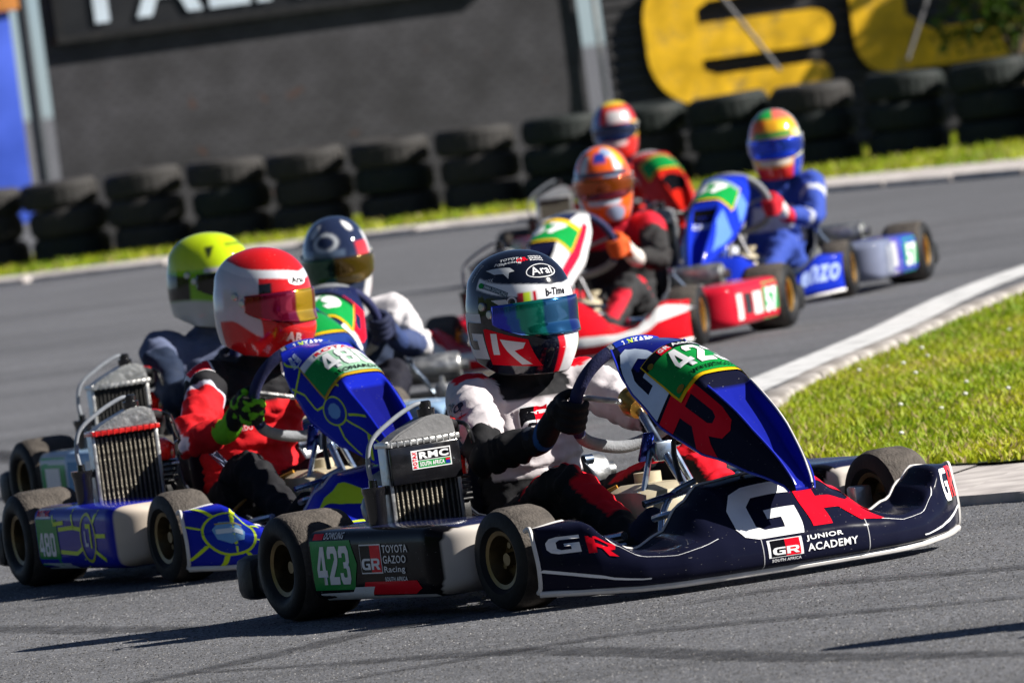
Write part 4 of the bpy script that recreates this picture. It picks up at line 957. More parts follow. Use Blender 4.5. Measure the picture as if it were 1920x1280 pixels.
def driver(lv, pos, th):
    ly, dz = lv.get('lean', 0.), lv.get('tall', 0.); D = hi(lv)
    root = empty('person', (pos[0], pos[1], 0), -R(th)); tag(root, lv['person'], 'person', 'kart drivers in race suits')
    def sh(x, y, z):
        k = sstep(.15, .70, z); return Vector((x, y + ly * k, z + dz * k))
    J = {}
    J['hip'] = sh(-.37, 0, .15); J['waist'] = sh(-.405, 0, .27); J['chest'] = sh(-.40, 0, .420); J['neck'] = sh(-.375, 0, .53); J['head'] = sh(-.335, 0, .66)
    for s, k in ((-1, 'R'), (1, 'L')):
        J['sh' + k] = sh(-.365, s * .160 * lv.get('broad', 1), .503); J['el' + k] = sh(-.085, s * .275, .365).lerp(Vector((-.085, s * .275, .365)), .5); J['wr' + k] = Vector((.085, s * .205, .393))
        J['hj' + k] = Vector((-.32, s * .085, .145)); J['kn' + k] = Vector((.15, s * .185, .268)); J['an' + k] = Vector((.445, s * .165, .125)); J['to' + k] = Vector((.545, s * .15, .185))
    b = MB()
    def tor(p, r, tilt=0): b.ell(p, r, 20, 12)
    tor(J['hip'], (.13, .155, .10)); tor(J['waist'], (.105, .145, .11)); tor(J['chest'], (.112, .165, .13)); tor(J['chest'] + Vector((.01, 0, .06)), (.095, .165, .085))
    tor(J['hip'].lerp(J['waist'], .5), (.118, .148, .10)); tor(J['waist'].lerp(J['chest'], .5), (.108, .152, .10))
    b.tube([J['chest'], J['neck'], J['head']], [.075, .062, .058], 14, 3); b.ell(J['head'] + Vector((0, 0, .03)), (.085, .075, .10))
    for k in 'RL':
        b.tube([J['chest'].lerp(J['sh' + k], .4), J['sh' + k], J['sh' + k].lerp(J['el' + k], .5), J['el' + k], J['el' + k].lerp(J['wr' + k], .5), J['wr' + k]], [.080, .068, .056, .047, .045, .034], 14, 5)
        b.tube([J['hip'].lerp(J['hj' + k], .6), J['hj' + k], J['hj' + k].lerp(J['kn' + k], .5), J['kn' + k], J['kn' + k].lerp(J['an' + k], .4), J['an' + k]], [.10, .090, .074, .060, .055, .040], 14, 5)
        b.tube([J['an' + k] + Vector((-.035, 0, -.03)), J['an' + k] + Vector((.02, 0, .0)), J['to' + k]], [.036, .042, .030], 12, 4)
    me = remesh(b, .0095 if D > 1 else .014, 3); me.materials.append(M_SUIT)
    n = len(me.vertices); P = np.empty(n * 3, np.float32); me.vertices.foreach_get('co', P); P = P.reshape(-1, 3).astype(float); Nn = np.empty(n * 3, np.float32); me.vertices.foreach_get('normal', Nn); Nn = Nn.reshape(-1, 3)
    bones = [('hip', 'waist'), ('waist', 'chest'), ('chest', 'neck'), ('neck', 'head')] + [(x + k, y + k) for k in 'RL' for x, y in (('sh', 'el'), ('el', 'wr'), ('hj', 'kn'), ('kn', 'an'), ('an', 'to'))]
    rad_ = [.13, .13, .12, .06] + [.065, .05, .085, .06, .045] * 2
    Dm = np.stack([cseg(P, np.array(J[a]), np.array(J[b_]))[0] / r for (a, b_), r in zip(bones, rad_)], 1); T = np.stack([cseg(P, np.array(J[a]), np.array(J[b_]))[1] for a, b_ in bones], 1)
    bi = Dm.argmin(1); names = ['hip', 'torso', 'torso', 'neck'] + ['uarm', 'farm', 'thigh', 'shin', 'foot'] * 2
    cols = np.zeros((n, 3)); disp = np.zeros(n); suit = lv['suit']
    for i in range(n):
        q = bi[i]; nm = names[q]; t = T[i, q]; p = P[i]
        cols[i] = suit(nm, t, p[0], p[1] - ly * sstep(.15, .7, p[2]), p[2], Nn[i])
        # cloth folds: ripples across the limb, strongest at elbows, waist and knees
        fold = {'uarm': .4 + .8 * t, 'farm': 1.1 - .7 * t, 'hip': .8, 'torso': .65, 'thigh': .4 + .7 * t, 'shin': 1. - .6 * t, 'neck': .1, 'foot': .1}[nm]
        w1 = noise.noise((p[0] * 17, p[1] * 17, p[2] * 17)); w2 = noise.noise((p[0] * 9 + 5, p[1] * 30, p[2] * 24)); rp = math.sin(t * 26 + w1 * 5 + p[2] * 12)
        disp[i] = fold * (.009 * w1 + .0125 * w2 * abs(w2) * 2.2 + .0055 * rp)
    P2 = P + Nn * disp[:, None]; me.vertices.foreach_set('co', P2.astype(np.float32).ravel()); me.update(); paint(me, cols); me.polygons.foreach_set('use_smooth', [True] * len(me.polygons))
    body = add('body', me, root)
    for s in (-1, 1):
        gm = glove(s).copy(); gm.materials.clear(); gm.materials.append(M_GLOVE); gm.polygons.foreach_set('use_smooth', [True] * len(gm.polygons))
        gp = np.empty(len(gm.vertices) * 3, np.float32); gm.vertices.foreach_get('co', gp); gp = gp.reshape(-1, 3)
        paint(gm, np.array([lv['glove']((grip_pt(s).x - p[0]), noise.noise((p[0] * 40, p[1] * 40, p[2] * 40))) for p in gp])); add('glove', gm, root)
    hs = lv.get('hscale', 1.02); head = Matrix.Translation(J['head'] + Vector((.0, 0, .048))) @ Matrix.Rotation(R(lv.get('yaw', 0)), 4, 'Z') @ Matrix.Rotation(R(lv.get('pitch', 4)), 4, 'Y') @ Matrix.Rotation(R(lv.get('hroll', 0)), 4, 'X') @ Matrix.Scale(hs, 4)
    h = helmet(root, lv, head)
    if lv.get('bdecals'): lv['bdecals'](body)
    return root

# ================================================================== LIVERIES
def bump_map(fb): return surf_mapper(bumper)
_pT = lambda a, b: panel(-b, a)
def panelT(a, b): return panel(-b, a)
panelT.inside = panel.inside
P_SW = surf_mapper(panel); P_T = surf_mapper(panelT); B_M = surf_mapper(bumper)
def pod_map(o, s): return proj_mapper(bvh_of(o), (0, s * .66, 0), (1, 0, 0) if s < 0 else (-1, 0, 0), (0, 0, 1), .3)
def put(name, parent, shape, mp, c, off, step=.02): return decal(name, parent, shape, mp, vinyl(c), off, step)
def badge(parent, mp, x0, y0, x1, y1, off=.0012, step=.03):
    xm = (x0 + x1) / 2; h = y1 - y0; e = h * .05
    put('badge_border', parent, rect(x0 - e, y0 - e, x1 + e, y1 + e), mp, WHITE, off, step)
    put('badge_field', parent, rect(x0, y0, xm, y1), mp, BLACK, off * 1.6, step); put('badge_field', parent, rect(xm, y0, x1, y1), mp, RED, off * 1.6, step)
    w = xm - x0
    put('badge_letter', parent, fit(G_SH, x0 + w * .10, y0 + h * .10, xm - w * .03, y0 + h * .52), mp, WHITE, off * 2.2, step); put('badge_letter', parent, fit(R_SH, xm + w * .05, y0 + h * .10, x1 - w * .08, y0 + h * .52), mp, WHITE, off * 2.2, step)
def plate(fp, num, top_c, top_txt, txt_c=WHITE, border=YELLOW, field=GREEN, s0=.185, s1=.435, numc=WHITE, foot=None):
    put('plate_border', fp, rect(-.72, -s1 - .012, .72, -s0 + .006), P_T, border, .0045, .06)
    put('number_plate', fp, rect(-.70, -s1 + .004, .70, -s0), P_T, field, .006, .06)
    put('plate_strip', fp, rect(-.70, -s0 - .045, .70, -s0), P_T, top_c, .0068, .06)
    if top_txt: put('plate_lettering', fp, fit(text(top_txt, .03), -.42, -s0 - .038, .42, -s0 - .008), P_T, txt_c, .0076, .06)
    if num: put('plate_number', fp, fit(number(num), -.46, -s1 + .055, .46, -s0 - .055), P_T, numc, .0078, .05)
    if foot: put('plate_lettering', fp, fit(text(foot, .02), -.45, -s1 + .014, .45, -s1 + .040), P_T, BLACK, .0076, .06)

# ---- kart 423
def d423(K, fb, fp, pods):
    b = B_M
    put('big_letter', fb, xf(fit(G_SH, 0, 0, .185, .38), -.165, .42, 1, 1, .09), b, WHITE, .0016, .015)
    put('big_letter', fb, xf(fit(R_SH, 0, 0, .215, .40), .048, .465, 1, 1, .03), b, RED, .0016, .015)
    badge(fb, b, -.085, .235, -.005, .385, .0012, .03)
    put('lettering', fb, fit(text('SOUTH AFRICA', .02), -.085, .185, -.005, .215), b, WHITE, .0024, .010)
    put('lettering', fb, fit(text('JUNIOR', .02), .015, .325, .125, .385), b, WHITE, .0024, .010)
    put('lettering', fb, fit(text('ACADEMY', .02), .015, .24, .165, .305), b, WHITE, .0024, .010)
    for y in (-.105, .20): put('seam_line', fb, rect(y - .0012, .03, y + .0012, .50), b, (.4, .4, .42), .0010, .03)
    for s in (-1, 1):
        q = lambda a, t, s=s: b(s * a, t)
        put('pin_stripe', fb, strip([(.21, .50), (.26, .46), (.32, .43), (.39, .44), (.45, .52), (.47, .68), (.465, .9)], .0045), q, WHITE, .0014, .03)
        put('wing_stripe', fb, strip([(.598, .30), (.56, .27), (.50, .23), (.44, .205), (.39, .20)], .018), q, WHITE, .0014, .02)
    put('wing_letter', fb, fit(G_SH, -.58, .42, -.52, .57), b, WHITE, .0014, .03); put('wing_letter', fb, fit(R_SH, -.51, .40, -.45, .55), b, RED, .0014, .03)
    put('wing_letter', fb, fit(G_SH, .50, .36, .545, .66), b, WHITE, .0014, .03); put('wing_letter', fb, fit(R_SH, .55, .38, .592, .68), b, RED, .0014, .03)
    # fairing
    put('big_letter', fp, xf(fit(R_SH, 0, 0, .32, .47), .395, -.985, 1, 1, -.05), P_SW, RED, .0014, .02)
    put('big_letter', fp, xf(fit(G_SH, 0, 0, .34, .52), .050, -.985, 1, 1, -.04), P_SW, (.60, .70, .86), .0018, .02)
    Q = lambda a, w: P_SW(.66 - a, -w)
    put('big_letter', fp, fit(G_SH, .02, -.965, .26, -.55), Q, (.42, .56, .80), .0014, .02); put('big_letter', fp, fit(R_SH, .28, -.965, .54, -.52), Q, RED, .0014, .02)
    plate(fp, '423', BLACK, 'GR Academy', foot='WWW.KARTING.CO.ZA')
    put('plate_badge', fp, rect(-.44, -.228, -.22, -.192), P_T, RED, .0074, .05)
    for a in (-.62, .62):
        for s in (.225, .415): put('plate_screw', fp, disc(a, -s, .045, .014, 12), P_T, (.25, .16, .02), .008, None)
    for s in (-1, 1):
        m = pod_map(pods[s], s); o = pods[s]; k = (lambda x0, x1: (x0, x1)) if s < 0 else (lambda x0, x1: (-x1, -x0))
        def R_(nm, x0, z0, x1, z1, c, off): a, b2 = k(x0, x1); put(nm, o, rect(a, z0, b2, z1), m, c, off, .03)
        def T_(t, x0, z0, x1, z1, c, off=.0026, bold=.015): a, b2 = k(x0, x1); put('lettering', o, fit(text(t, bold), a, z0, b2, z1), m, c, off, .012)
        a0, a1 = k(-.352, -.095)
        hexa = [(-.352, .080), (-.125, .080), (-.095, .145), (-.125, .206), (-.352, .206)]; hexa = hexa if s < 0 else [(-x, z) for x, z in hexa]
        put('number_panel', o, poly(hexa), m, GREEN, .0014, .03)
        put('number', o, fit(number('423'), *((k(-.322, -.135)[0],   .094, k(-.322, -.135)[1], .192))), m, WHITE, .0026, .03)
        T_('DOWLING', -.27, .2095, -.16, .2245, WHITE, .0024); R_('name_flag', -.335, .209, -.28, .223, RED, .0016)
        bx = k(-.068, .045); badge(o, m, bx[0], .122, bx[1], .190, .0016, .03)
        for i, t in enumerate(('TOYOTA', 'GAZOO', 'Racing')): T_(t, .058, .170 - i * .027, (.20, .185, .175)[i], .190 - i * .027, WHITE)
        T_('SOUTH AFRICA', .055, .098, .18, .109, WHITE, .002, .02)
        sw = [(-.085, .066), (.20, .064), (.25, .078), (.23, .098), (-.06, .098)]; put('swoosh', o, poly(sw if s < 0 else [(-x, z) for x, z in sw]), m, RED, .0016, .03)
        w1 = [(-.345, .053), (.30, .055), (.30, .062), (-.04, .063), (-.01, .086), (-.12, .086), (-.14, .074), (-.33, .072)]; put('swoosh', o, poly(w1 if s < 0 else [(-x, z) for x, z in w1]), m, WHITE, .0022, .03)

def h423(ps, ph):
    a = abs(ps); c = (.006, .008, .018)
    bc = 21 + 15 * min(a / 110, 1); bw = 7.0 - 1.2 * min(a / 110, 1)
    if a < 114 and abs(ph - bc) < bw: c = (.74, .76, .80)
    if a < 34 and 16 < ph < 30 - a * .12: c = (.74, .74, .76)
    if 13 < ph < 25:
        if 34 < a < 42: c = LIME
        elif 42 <= a < 49: c = (.45, .01, .02)
        elif 28 < a < 32: c = (.45, .01, .02)
    if ph < -17:
        if -13 < ps < -4: c = RED
        elif -4 <= ps < 24: c = (.74, .74, .76)
    return c
def hmap(o, ps, ph):
    N = Vector((math.cos(R(ph)) * math.cos(R(ps)), math.cos(R(ph)) * math.sin(R(ps)), math.sin(R(ph)))); U = Vector((0, 0, 1)).cross(N).normalized(); V = N.cross(U)
    return proj_mapper(bvh_of(o), hsurf(R(ps), R(ph)), U, V, .12)
def hd423(o):
    m = proj_mapper(bvh_of(o), (0, -.13, 0), (1, 0, 0), (0, 0, 1), .2)
    for sd in (-1,):
        put('helmet_letter', o, xf(fit(G_SH, 0, 0, .105, .115), -.118, -.108, 1, 1, -.16), m, (.66, .68, .72), .001, .012)
        put('helmet_patch', o, poly([(-.012, -.122), (.118, -.128), (.105, -.058), (-.012, -.030), (-.022, -.032)]), m, RED, .001, .012)
        put('helmet_letter', o, fit(poly([(0, 0), (.3, 0), (.3, 1), (.0, 1)]), .002, -.096, .022, -.042), m, WHITE, .0016, .012)
        put('helmet_letter', o, poly([(.030, -.056), (.098, -.066), (.090, -.080), (.066, -.086), (.100, -.122), (.076, -.122), (.045, -.086), (.036, -.070)]), m, WHITE, .0016, .012)
    m = hmap(o, -14, 45)
    put('logo', o, disc(0, 0, .041, .021, 30), m, (.7, .7, .72), .0010, .012); put('logo', o, disc(0, 0, .038, .0185, 30), m, (.01, .012, .02), .0015, .012); put('lettering', o, fit(text('Arai', .01), -.029, -.011, .029, .012), m, WHITE, .002, .012)
    m = hmap(o, -22, 62)
    put('lettering', o, fit(text('GR', .05), -.034, -.008, -.006, .008), m, RED, .001, .012)
    for i, t in enumerate(('TOYOTA', 'GAZOO', 'Racing')): put('lettering', o, fit(text(t, .02), -.002, .003 - i * .008, .034, .009 - i * .008), m, WHITE, .001, .02)
    m = hmap(o, -60, 62)
    put('lettering', o, fit(text('TOYOTA', .03), -.03, .002, .03, .012), m, (.55, .57, .6), .001, .02); put('lettering', o, fit(text('Racing', .03), -.03, -.012, .03, -.002), m, (.55, .57, .6), .001, .02)
    m = hmap(o, -78, 50)
    put('fox_mark', o, poly([(-.045, .010), (.03, .012), (.045, .004), (.032, -.002), (.034, -.018), (.016, -.006), (-.012, -.006)]), m, (.62, .64, .66), .001, .012)
    put('lettering', o, fit(text('FOX', .03), -.02, .017, .012, .026), m, (.5, .52, .55), .001, .02); put('lettering', o, fit(text('FOX', .03), -.038, -.024, -.012, -.015), m, (.5, .52, .55), .001, .02)
    m = hmap(o, -128, 46); put('lettering', o, fit(xf(text('TOYOTA', .02), rot=1.4), -.012, -.025, -.002, .025), m, (.45, .48, .52), .001, .02); put('lettering', o, fit(xf(text('GAZOO', .02), rot=1.4), .002, -.025, .012, .025), m, (.45, .48, .52), .001, .02)
    m = hmap(o, -84, 32); sh = xf(text('EMMA DOWLING', .03), rot=0); put('name_strip', o, xf(rect(-.042, -.006, .05, .006), rot=-.26), m, (.05, .09, .13), .001, .012); put('lettering', o, xf(fit(sh, -.030, -.0045, .048, .0045), rot=-.26), m, (.45, .52, .56), .0018, .02); put('name_flag', o, xf(disc(-.042, 0, .010, .007, 12), rot=-.26), m, GREEN, .0018, None)
    m = hmap(o, -5, 22.5); put('lettering', o, fit(text('b-Time', .04, .2), -.030, -.010, .032, .010), m, (.02, .02, .025), .001, .012)
    m = hmap(o, -52, 17); put('wing_mark', o, poly([(-.06, .010), (-.02, .006), (-.012, -.010), (-.03, -.012)]), m, (.6, .6, .62), .0062, .012); put('wing_mark', o, ring(-.006, -.002, .013, .013, .004, 18), m, (.6, .6, .62), .0066, None)
    m = hmap(o, -14, -15.5); put('visor_strip', o, rect(-.075, -.0045, .085, .0045), m, (.55, .72, .04), .0062, .012)
def s423(nm, t, x, y, z, n):
    Wc = (.56, .52, .54); K_ = (.012, .012, .014)
    if nm == 'neck': return RED if x < -.35 else K_
    if nm == 'torso':
        if z > .485 and abs(y) < .10: return K_
        if abs(y) > .13 and z < .36: return K_
        return Wc if z > .285 else K_
    if nm == 'uarm':
        if t < .04 and n[2] > .75: return RED
        return Wc if t < .72 else K_
    if nm in ('farm',): return K_ if t < .8 else (.02, .025, .04)
    if nm == 'thigh': return RED if n[2] > .58 and t > .45 and abs(y) < .19 else K_
    if nm == 'shin': return RED if n[2] > .45 and abs(n[1]) < .7 and t < .75 else K_
    if nm == 'foot': return (.015, .02, .05)
    return K_
def bd423(o):
    bv = bvh_of(o); m = proj_mapper(bv, (-.22, 0, .445), (0, 1, 0), (-.25, 0, 1), .22)
    badge(o, m, -.060, -.035, .012, .035, .0025, .012)
    for i, t in enumerate(('TOYOTA', 'GAZOO', 'Racing')): put('lettering', o, fit(text(t, .02), .026, .028 - i * .026, .026 + (.085, .075, .07)[i], .046 - i * .026), m, (.02, .02, .03) if i < 2 else RED, .0025, .012)
    m = proj_mapper(bv, (-.27, -.24, .46), (.55, -.35, -.10), (-.1, -.35, .9), .2)
    put('lettering', o, fit(text('TOYOTA', .02), -.06, .022, .05, .042), m, (.03, .03, .06), .0025, .012); put('lettering', o, fit(text('Racing', .02), -.06, -.002, .035, .017), m, RED, .0025, .012); put('lettering', o, fit(text('South Africa', .01), -.07, -.032, .065, -.010), m, (.03, .03, .06), .0025, .012)
    for s in (-1, 1):
        m = proj_mapper(bv, (-.36, s * .13, .56), (0, 1, 0), (-1, 0, .2), .12); put('shoulder_patch', o, rect(-.03, -.025, .03, .025), m, RED, .0022, .012); put('lettering', o, fit(text('TOY', .03), -.022, -.01, .022, .01), m, WHITE, .003, .012)
def flat(c): return lambda *a: c
def panel423(s, w):
    if s > .50 and abs(w) < .44: return (.010, .016, .26)
    if s < .17 and abs(w) < .8: return (.010, .015, .20)
    return NAVY
def pod423(x, a, s):
    z = math.sin(a)
    return (.52, .48, .44) if x > .345 + .02 * z * z - .05 * max(0, -z) else (BLACK if z < .93 else (.012, .016, .05))

# ---- kart 480
def lines(parent, pts, mp, c, w, off=.0014, step=.03): return put('graphic_line', parent, strip(pts, w), mp, c, off, step)
def d480(K, fb, fp, pods):
    b = B_M
    for s in (-1, 1):
        q = lambda a, t, s=s: b(s * a, t); kx = .5   # one metre across equals about two units of t
        cx, ct = .505, .42
        put('emblem', fb, disc(cx, ct, .062, .20, 30), q, LIME, .0014, .02); put('emblem', fb, disc(cx, ct, .056, .18, 30), q, (.01, .03, .36), .002, .02)
        put('emblem_picture', fb, poly([(cx - .035, ct + .02), (cx - .02, ct + .09), (cx + .02, ct + .10), (cx + .038, ct + .03), (cx + .03, ct - .06), (cx, ct - .11), (cx - .03, ct - .06)]), q, (.16, .35, .62), .0026, .02)
        put('emblem_picture', fb, rect(cx - .03, ct - .015, cx + .03, ct + .03), q, (.6, .68, .75), .0032, .02); put('emblem_picture', fb, rect(cx - .03, ct + .075, cx + .03, ct + .088), q, (.4, .3, .03), .0032, .02)
        for a in range(0, 360, 45):
            ca, sa = math.cos(R(a + 12)), math.sin(R(a + 12)); lines(fb, [(cx + .062 * ca, ct + .2 * sa), (min(cx + .13 * ca, .598), min(max(ct + .42 * sa, .04), .98))], q, LIME, .012, .0014, .02)
        lines(fb, [(.36, .1), (.40, .35), (.38, .6)], q, LIME, .012); lines(fb, [(.10, .45), (.25, .5), (.36, .6)], q, LIME, .02)
        lines(fb, [(.02, .62), (.12, .66), (.2, .8)], q, LIME, .09); lines(fb, [(.0, .3), (.2, .34)], q, (.5, .55, .7), .03)
    for s in (-1, 1):
        q = lambda a, w, s=s: P_SW(a, s * w)
        put('emblem', fp, disc(.52, .74, .085, .13, 26), q, LIME, .0014, .03); put('emblem', fp, disc(.52, .74, .075, .115, 26), q, (.01, .03, .36), .002, .03); put('emblem_picture', fp, disc(.52, .74, .045, .07, 9), q, (.16, .35, .62), .0026, .03)
        for pts in ([(.06, .95), (.16, .72), (.30, .70), (.44, .72)], [(.20, .97), (.30, .88), (.42, .86), (.45, .78)], [(.30, .70), (.33, .60), (.46, .52)], [(.60, .72), (.72, .66), (.88, .60)], [(.58, .82), (.70, .92), (.78, .97)], [(.60, .66), (.68, .52)], [(.24, .99), (.20, .80), (.18, .72)], [(.75, .66), (.80, .80), (.84, .95)]): lines(fp, pts, q, LIME, .016)
        put('lettering', fp, fit(text('mini', .04, .3), .06, -.80 if s > 0 else .60, .16, -.70 if s > 0 else .72), (lambda a, w: P_SW(a, w)) if s > 0 else q, (.5, .6, .8), .0016, .03)
    plate(fp, '480', WHITE, 'ROTAX', RED, (.55, .33, .02), (.30, .52, .36), numc=WHITE, foot='LEONARDO')
    put('plate_field', fp, poly([(-.70, -.43), (-.30, -.43), (-.45, -.235), (-.70, -.235)]), P_T, GREEN, .0066, .06)
    for s in (-1, 1):
        m = pod_map(pods[s], s); o = pods[s]; X = (lambda p: p) if s < 0 else (lambda p: [(-x, z) for x, z in p][::-1])
        put('number_panel', o, poly(X([(-.352, .066), (-.155, .066), (-.165, .20), (-.352, .20)])), m, GREEN, .0014, .03)
        x0, x1 = (-.335, -.19) if s < 0 else (.19, .335); put('number', o, fit(number('480'), x0, .092, x1, .160), m, WHITE, .0024, .03)
        x0, x1 = (-.350, -.215) if s < 0 else (.215, .350); put('label', o, rect(x0, .203, x1, .228), m, WHITE, .0014, .03); put('lettering', o, fit(text('ROTAX', .05), x0 + .012, .207, x1 - .012, .224), m, RED, .0022, .03)
        put('label', o, poly(X([(-.345, .054), (-.05, .056), (-.09, .072), (-.345, .072)])), m, (.55, .60, .66), .0016, .03)
        cx = .115 if s < 0 else -.115
        put('emblem', o, ring(cx, .145, .070, .072, .009, 30), m, (.45, .50, .04), .0018, .03)
        put('emblem', o, poly(X([(.085, .165), (.095, .165), (.095, .13), (.115, .13), (.115, .12), (.085, .12)])), m, (.6, .62, .7), .002, .03); put('emblem', o, poly(X([(.10, .185), (.145, .185), (.145, .115), (.132, .115), (.132, .172), (.10, .172)])), m, LIME, .002, .03)
        for pts in ([(-.15, .170), (-.02, .175), (.05, .170)], [(-.15, .105), (0, .100), (.055, .115)], [(-.03, .228), (-.02, .20), (-.01, .17)], [(.17, .19), (.21, .22)], [(.185, .15), (.27, .15)], [(.17, .105), (.25, .08)], [(.06, .06), (.06, .085)], [(-.20, .21), (-.19, .185), (-.10, .19)]): lines(o, X(pts), m, LIME, .012)
def h480(ps, ph):
    a = abs(ps); c = (.55, .012, .014)
    if ph > 33 + 6 * math.cos(R(ps)): c = (.60, .012, .014)
    if a > 62 and ph < 42: c = (.52, .55, .60)
    if 26 < ph - 16 * min(a / 120, 1) < 36: c = (.66, .68, .72)
    if a > 150 and ph < 55: c = (.50, .52, .56)
    if ph < -20 - 18 * sstep(110, 60, a) and a > 55 and a < 130: c = (.50, .012, .016)
    if 45 < a < 62 and ph > 14 and ph < 27: c = (.012, .012, .015)
    if a < 62 and -8 > ph > -20: c = (.5, .01, .012)
    return c
def hd480(o):
    m = hmap(o, -8, 27); put('logo', o, disc(0, 0, .034, .016, 26), m, WHITE, .001, .012); put('lettering', o, fit(text('Arai', .03), -.024, -.009, .024, .009), m, (.02, .02, .02), .0018, .012)
    m = hmap(o, -22, -36); put('lettering', o, fit(text('AB', .05), -.03, -.014, .014, .014), m, (.75, .5, .5), .001, .012)
def s480(nm, t, x, y, z, n):
    K_ = (.012, .012, .015); Rd = (.60, .010, .016)
    if nm == 'neck': return K_
    if nm == 'torso':
        if z > .45: return K_ if abs(y) < .16 else Rd
        return Rd if z > .20 else K_
    if nm == 'uarm':
        if t < .30: return K_
        if t < .345 or (n[1] * (1 if y > 0 else -1) > .86): return (.60, .62, .72)
        return Rd
    if nm == 'farm': return Rd
    if nm == 'hip': return Rd if z > .2 else K_
    return K_
def bd480(o):
    bv = bvh_of(o); m = proj_mapper(bv, (-.08, -.20, .32), (.8, -.1, .0), (0, -.75, .7), .2)
    put('lettering', o, fit(text('NAERTS', .04), -.08, -.02, .08, .02), m, (.35, .42, .62), .0025, .012)
    m = proj_mapper(bv, (-.22, -.02, .42), (0, 1, 0), (-.25, 0, 1), .22); put('chest_patch', o, rect(-.07, .0, -.015, .028), m, (.7, .6, .62), .0025, .012); put('lettering', o, fit(text('LEONARDO', .02), -.07, -.03, .02, -.014), m, (.6, .4, .42), .0025, .012)
    for s in (-1, 1):
        m = proj_mapper(bv, (-.33, s * .13, .56), (0, 1, 0), (-1, 0, .3), .14); put('shoulder_patch', o, poly([(-.04, -.03), (.035, -.04), (.04, .03), (-.035, .04)]), m, WHITE, .0022, .012); put('shoulder_patch', o, poly([(-.034, -.024), (.029, -.034), (.034, .024), (-.029, .034)]), m, RED, .003, .012)

def band(c0, *rules):
    """paint helper: rules are (test(ps,ph), colour), the last match wins"""
    def f(ps, ph):
        c = c0
        for t, k in rules:
            if t(ps, ph): c = k
        return c
    return f
def suit_of(torso, arm, fore, leg, yoke=None, thighc=None):
    def f(nm, t, x, y, z, n):
        if nm == 'torso': return yoke if yoke and z > .43 else torso
        if nm == 'neck': return (.012, .012, .015)
        if nm == 'uarm': return (yoke or arm) if t < .3 else arm
        if nm == 'farm': return fore
        if nm in ('thigh', 'shin'): return thighc if thighc and n[2] > .35 and .3 < t < .95 else leg
        return leg if nm != 'foot' else (.02, .02, .025)
    return f
def simple_decals(num, padcol, extra=None, plate_top=BLACK, pnum=None):
    def f(K, fb, fp, pods):
        plate(fp, pnum or num, plate_top, None)
        for s in (-1, 1):
            m = pod_map(pods[s], s); o = pods[s]; X = (lambda p: p) if s < 0 else (lambda p: [(-x, z) for x, z in p][::-1])
            put('number_panel', o, poly(X([(-.352, .062), (-.12, .062), (-.12, .215), (-.352, .215)])), m, (.012, .30, .09), .0014, .05)
            x0, x1 = (-.33, -.15) if s < 0 else (.15, .33); put('number', o, fit(text(num, .05), x0, .085, x1, .19) if num else rect(x0 + .02, .09, x1 - .02, .18), m, WHITE, .0026, .05)
            for (a, z0, b2, z1, c) in padcol: put('pod_patch', o, poly(X([(a, z0), (b2, z0), (b2 + .01, z1), (a + .01, z1)])), m, c, .0016, .05)
        if extra: extra(K, fb, fp, pods)
    return f
def ex79(K, fb, fp, pods):
    put('big_letter', fp, fit(R_SH, .16, .50, .44, .97), P_SW, RED, .0014, .03); put('big_letter', fp, fit(G_SH, .42, .50, .74, .97), P_SW, WHITE, .0014, .03)
    put('big_letter', fp, fit(G_SH, .14, -.97, .40, -.52), P_SW, WHITE, .0014, .03); put('big_letter', fp, fit(R_SH, .42, -.97, .70, -.5), P_SW, RED, .0014, .03)
    put('big_letter', fb, fit(G_SH, -.26, .42, -.03, .80), B_M, WHITE, .0014, .03); put('big_letter', fb, fit(R_SH, .0, .42, .25, .82), B_M, RED, .0014, .03)
def ex67(K, fb, fp, pods):
    for s in (-1, 1): put('side_stripe', fp, strip([(.10, s * .80), (.40, s * .80), (.75, s * .78)], .16), P_SW, (.55, .01, .04), .0014, .03)
    put('white_swoosh', fb, strip([(-.58, .60), (-.40, .42), (-.2, .36), (0, .36), (.2, .36), (.40, .42), (.58, .60)], .16), B_M, (.70, .70, .70), .0014, .02)
def exblue(K, fb, fp, pods):
    for s in (-1, 1):
        q = lambda a, w, s=s: P_SW(a, s * w)
        put('pale_shape', fp, poly([(.50, .55), (.62, .52), (.86, .75), (.74, .92), (.60, .9)]), q, (.10, .22, .62), .0014, .03); put('pale_shape', fp, poly([(.20, .75), (.34, .70), (.46, .95), (.25, .97)]), q, (.10, .22, .62), .0014, .03)
    put('vent', fp, rect(-.40, -.60, .40, -.50), P_T, (.004, .004, .005), .0016, .05); put('lettering', fp, fit(text('KART', .04), -.36, -.66, .36, -.61), P_T, (.6, .65, .75), .0018, .05)
    put('lettering', fb, xf(fit(text('Lenzo', .03, .3), 0, 0, .19, .36), .40, .28), B_M, (.35, .45, .75), .0014, .03)
    put('white_swoosh', fb, strip([(-.3, .55), (0, .45), (.3, .55)], .07), B_M, (.35, .45, .75), .0014, .03)
def exred(K, fb, fp, pods):
    put('dark_shape', fp, disc(.58, 0, .10, .5, 18), P_SW, BLACK, .0014, .03); put('red_shape', fp, disc(.72, 0, .08, .32, 18), P_SW, (.62, .02, .01), .0018, .03)

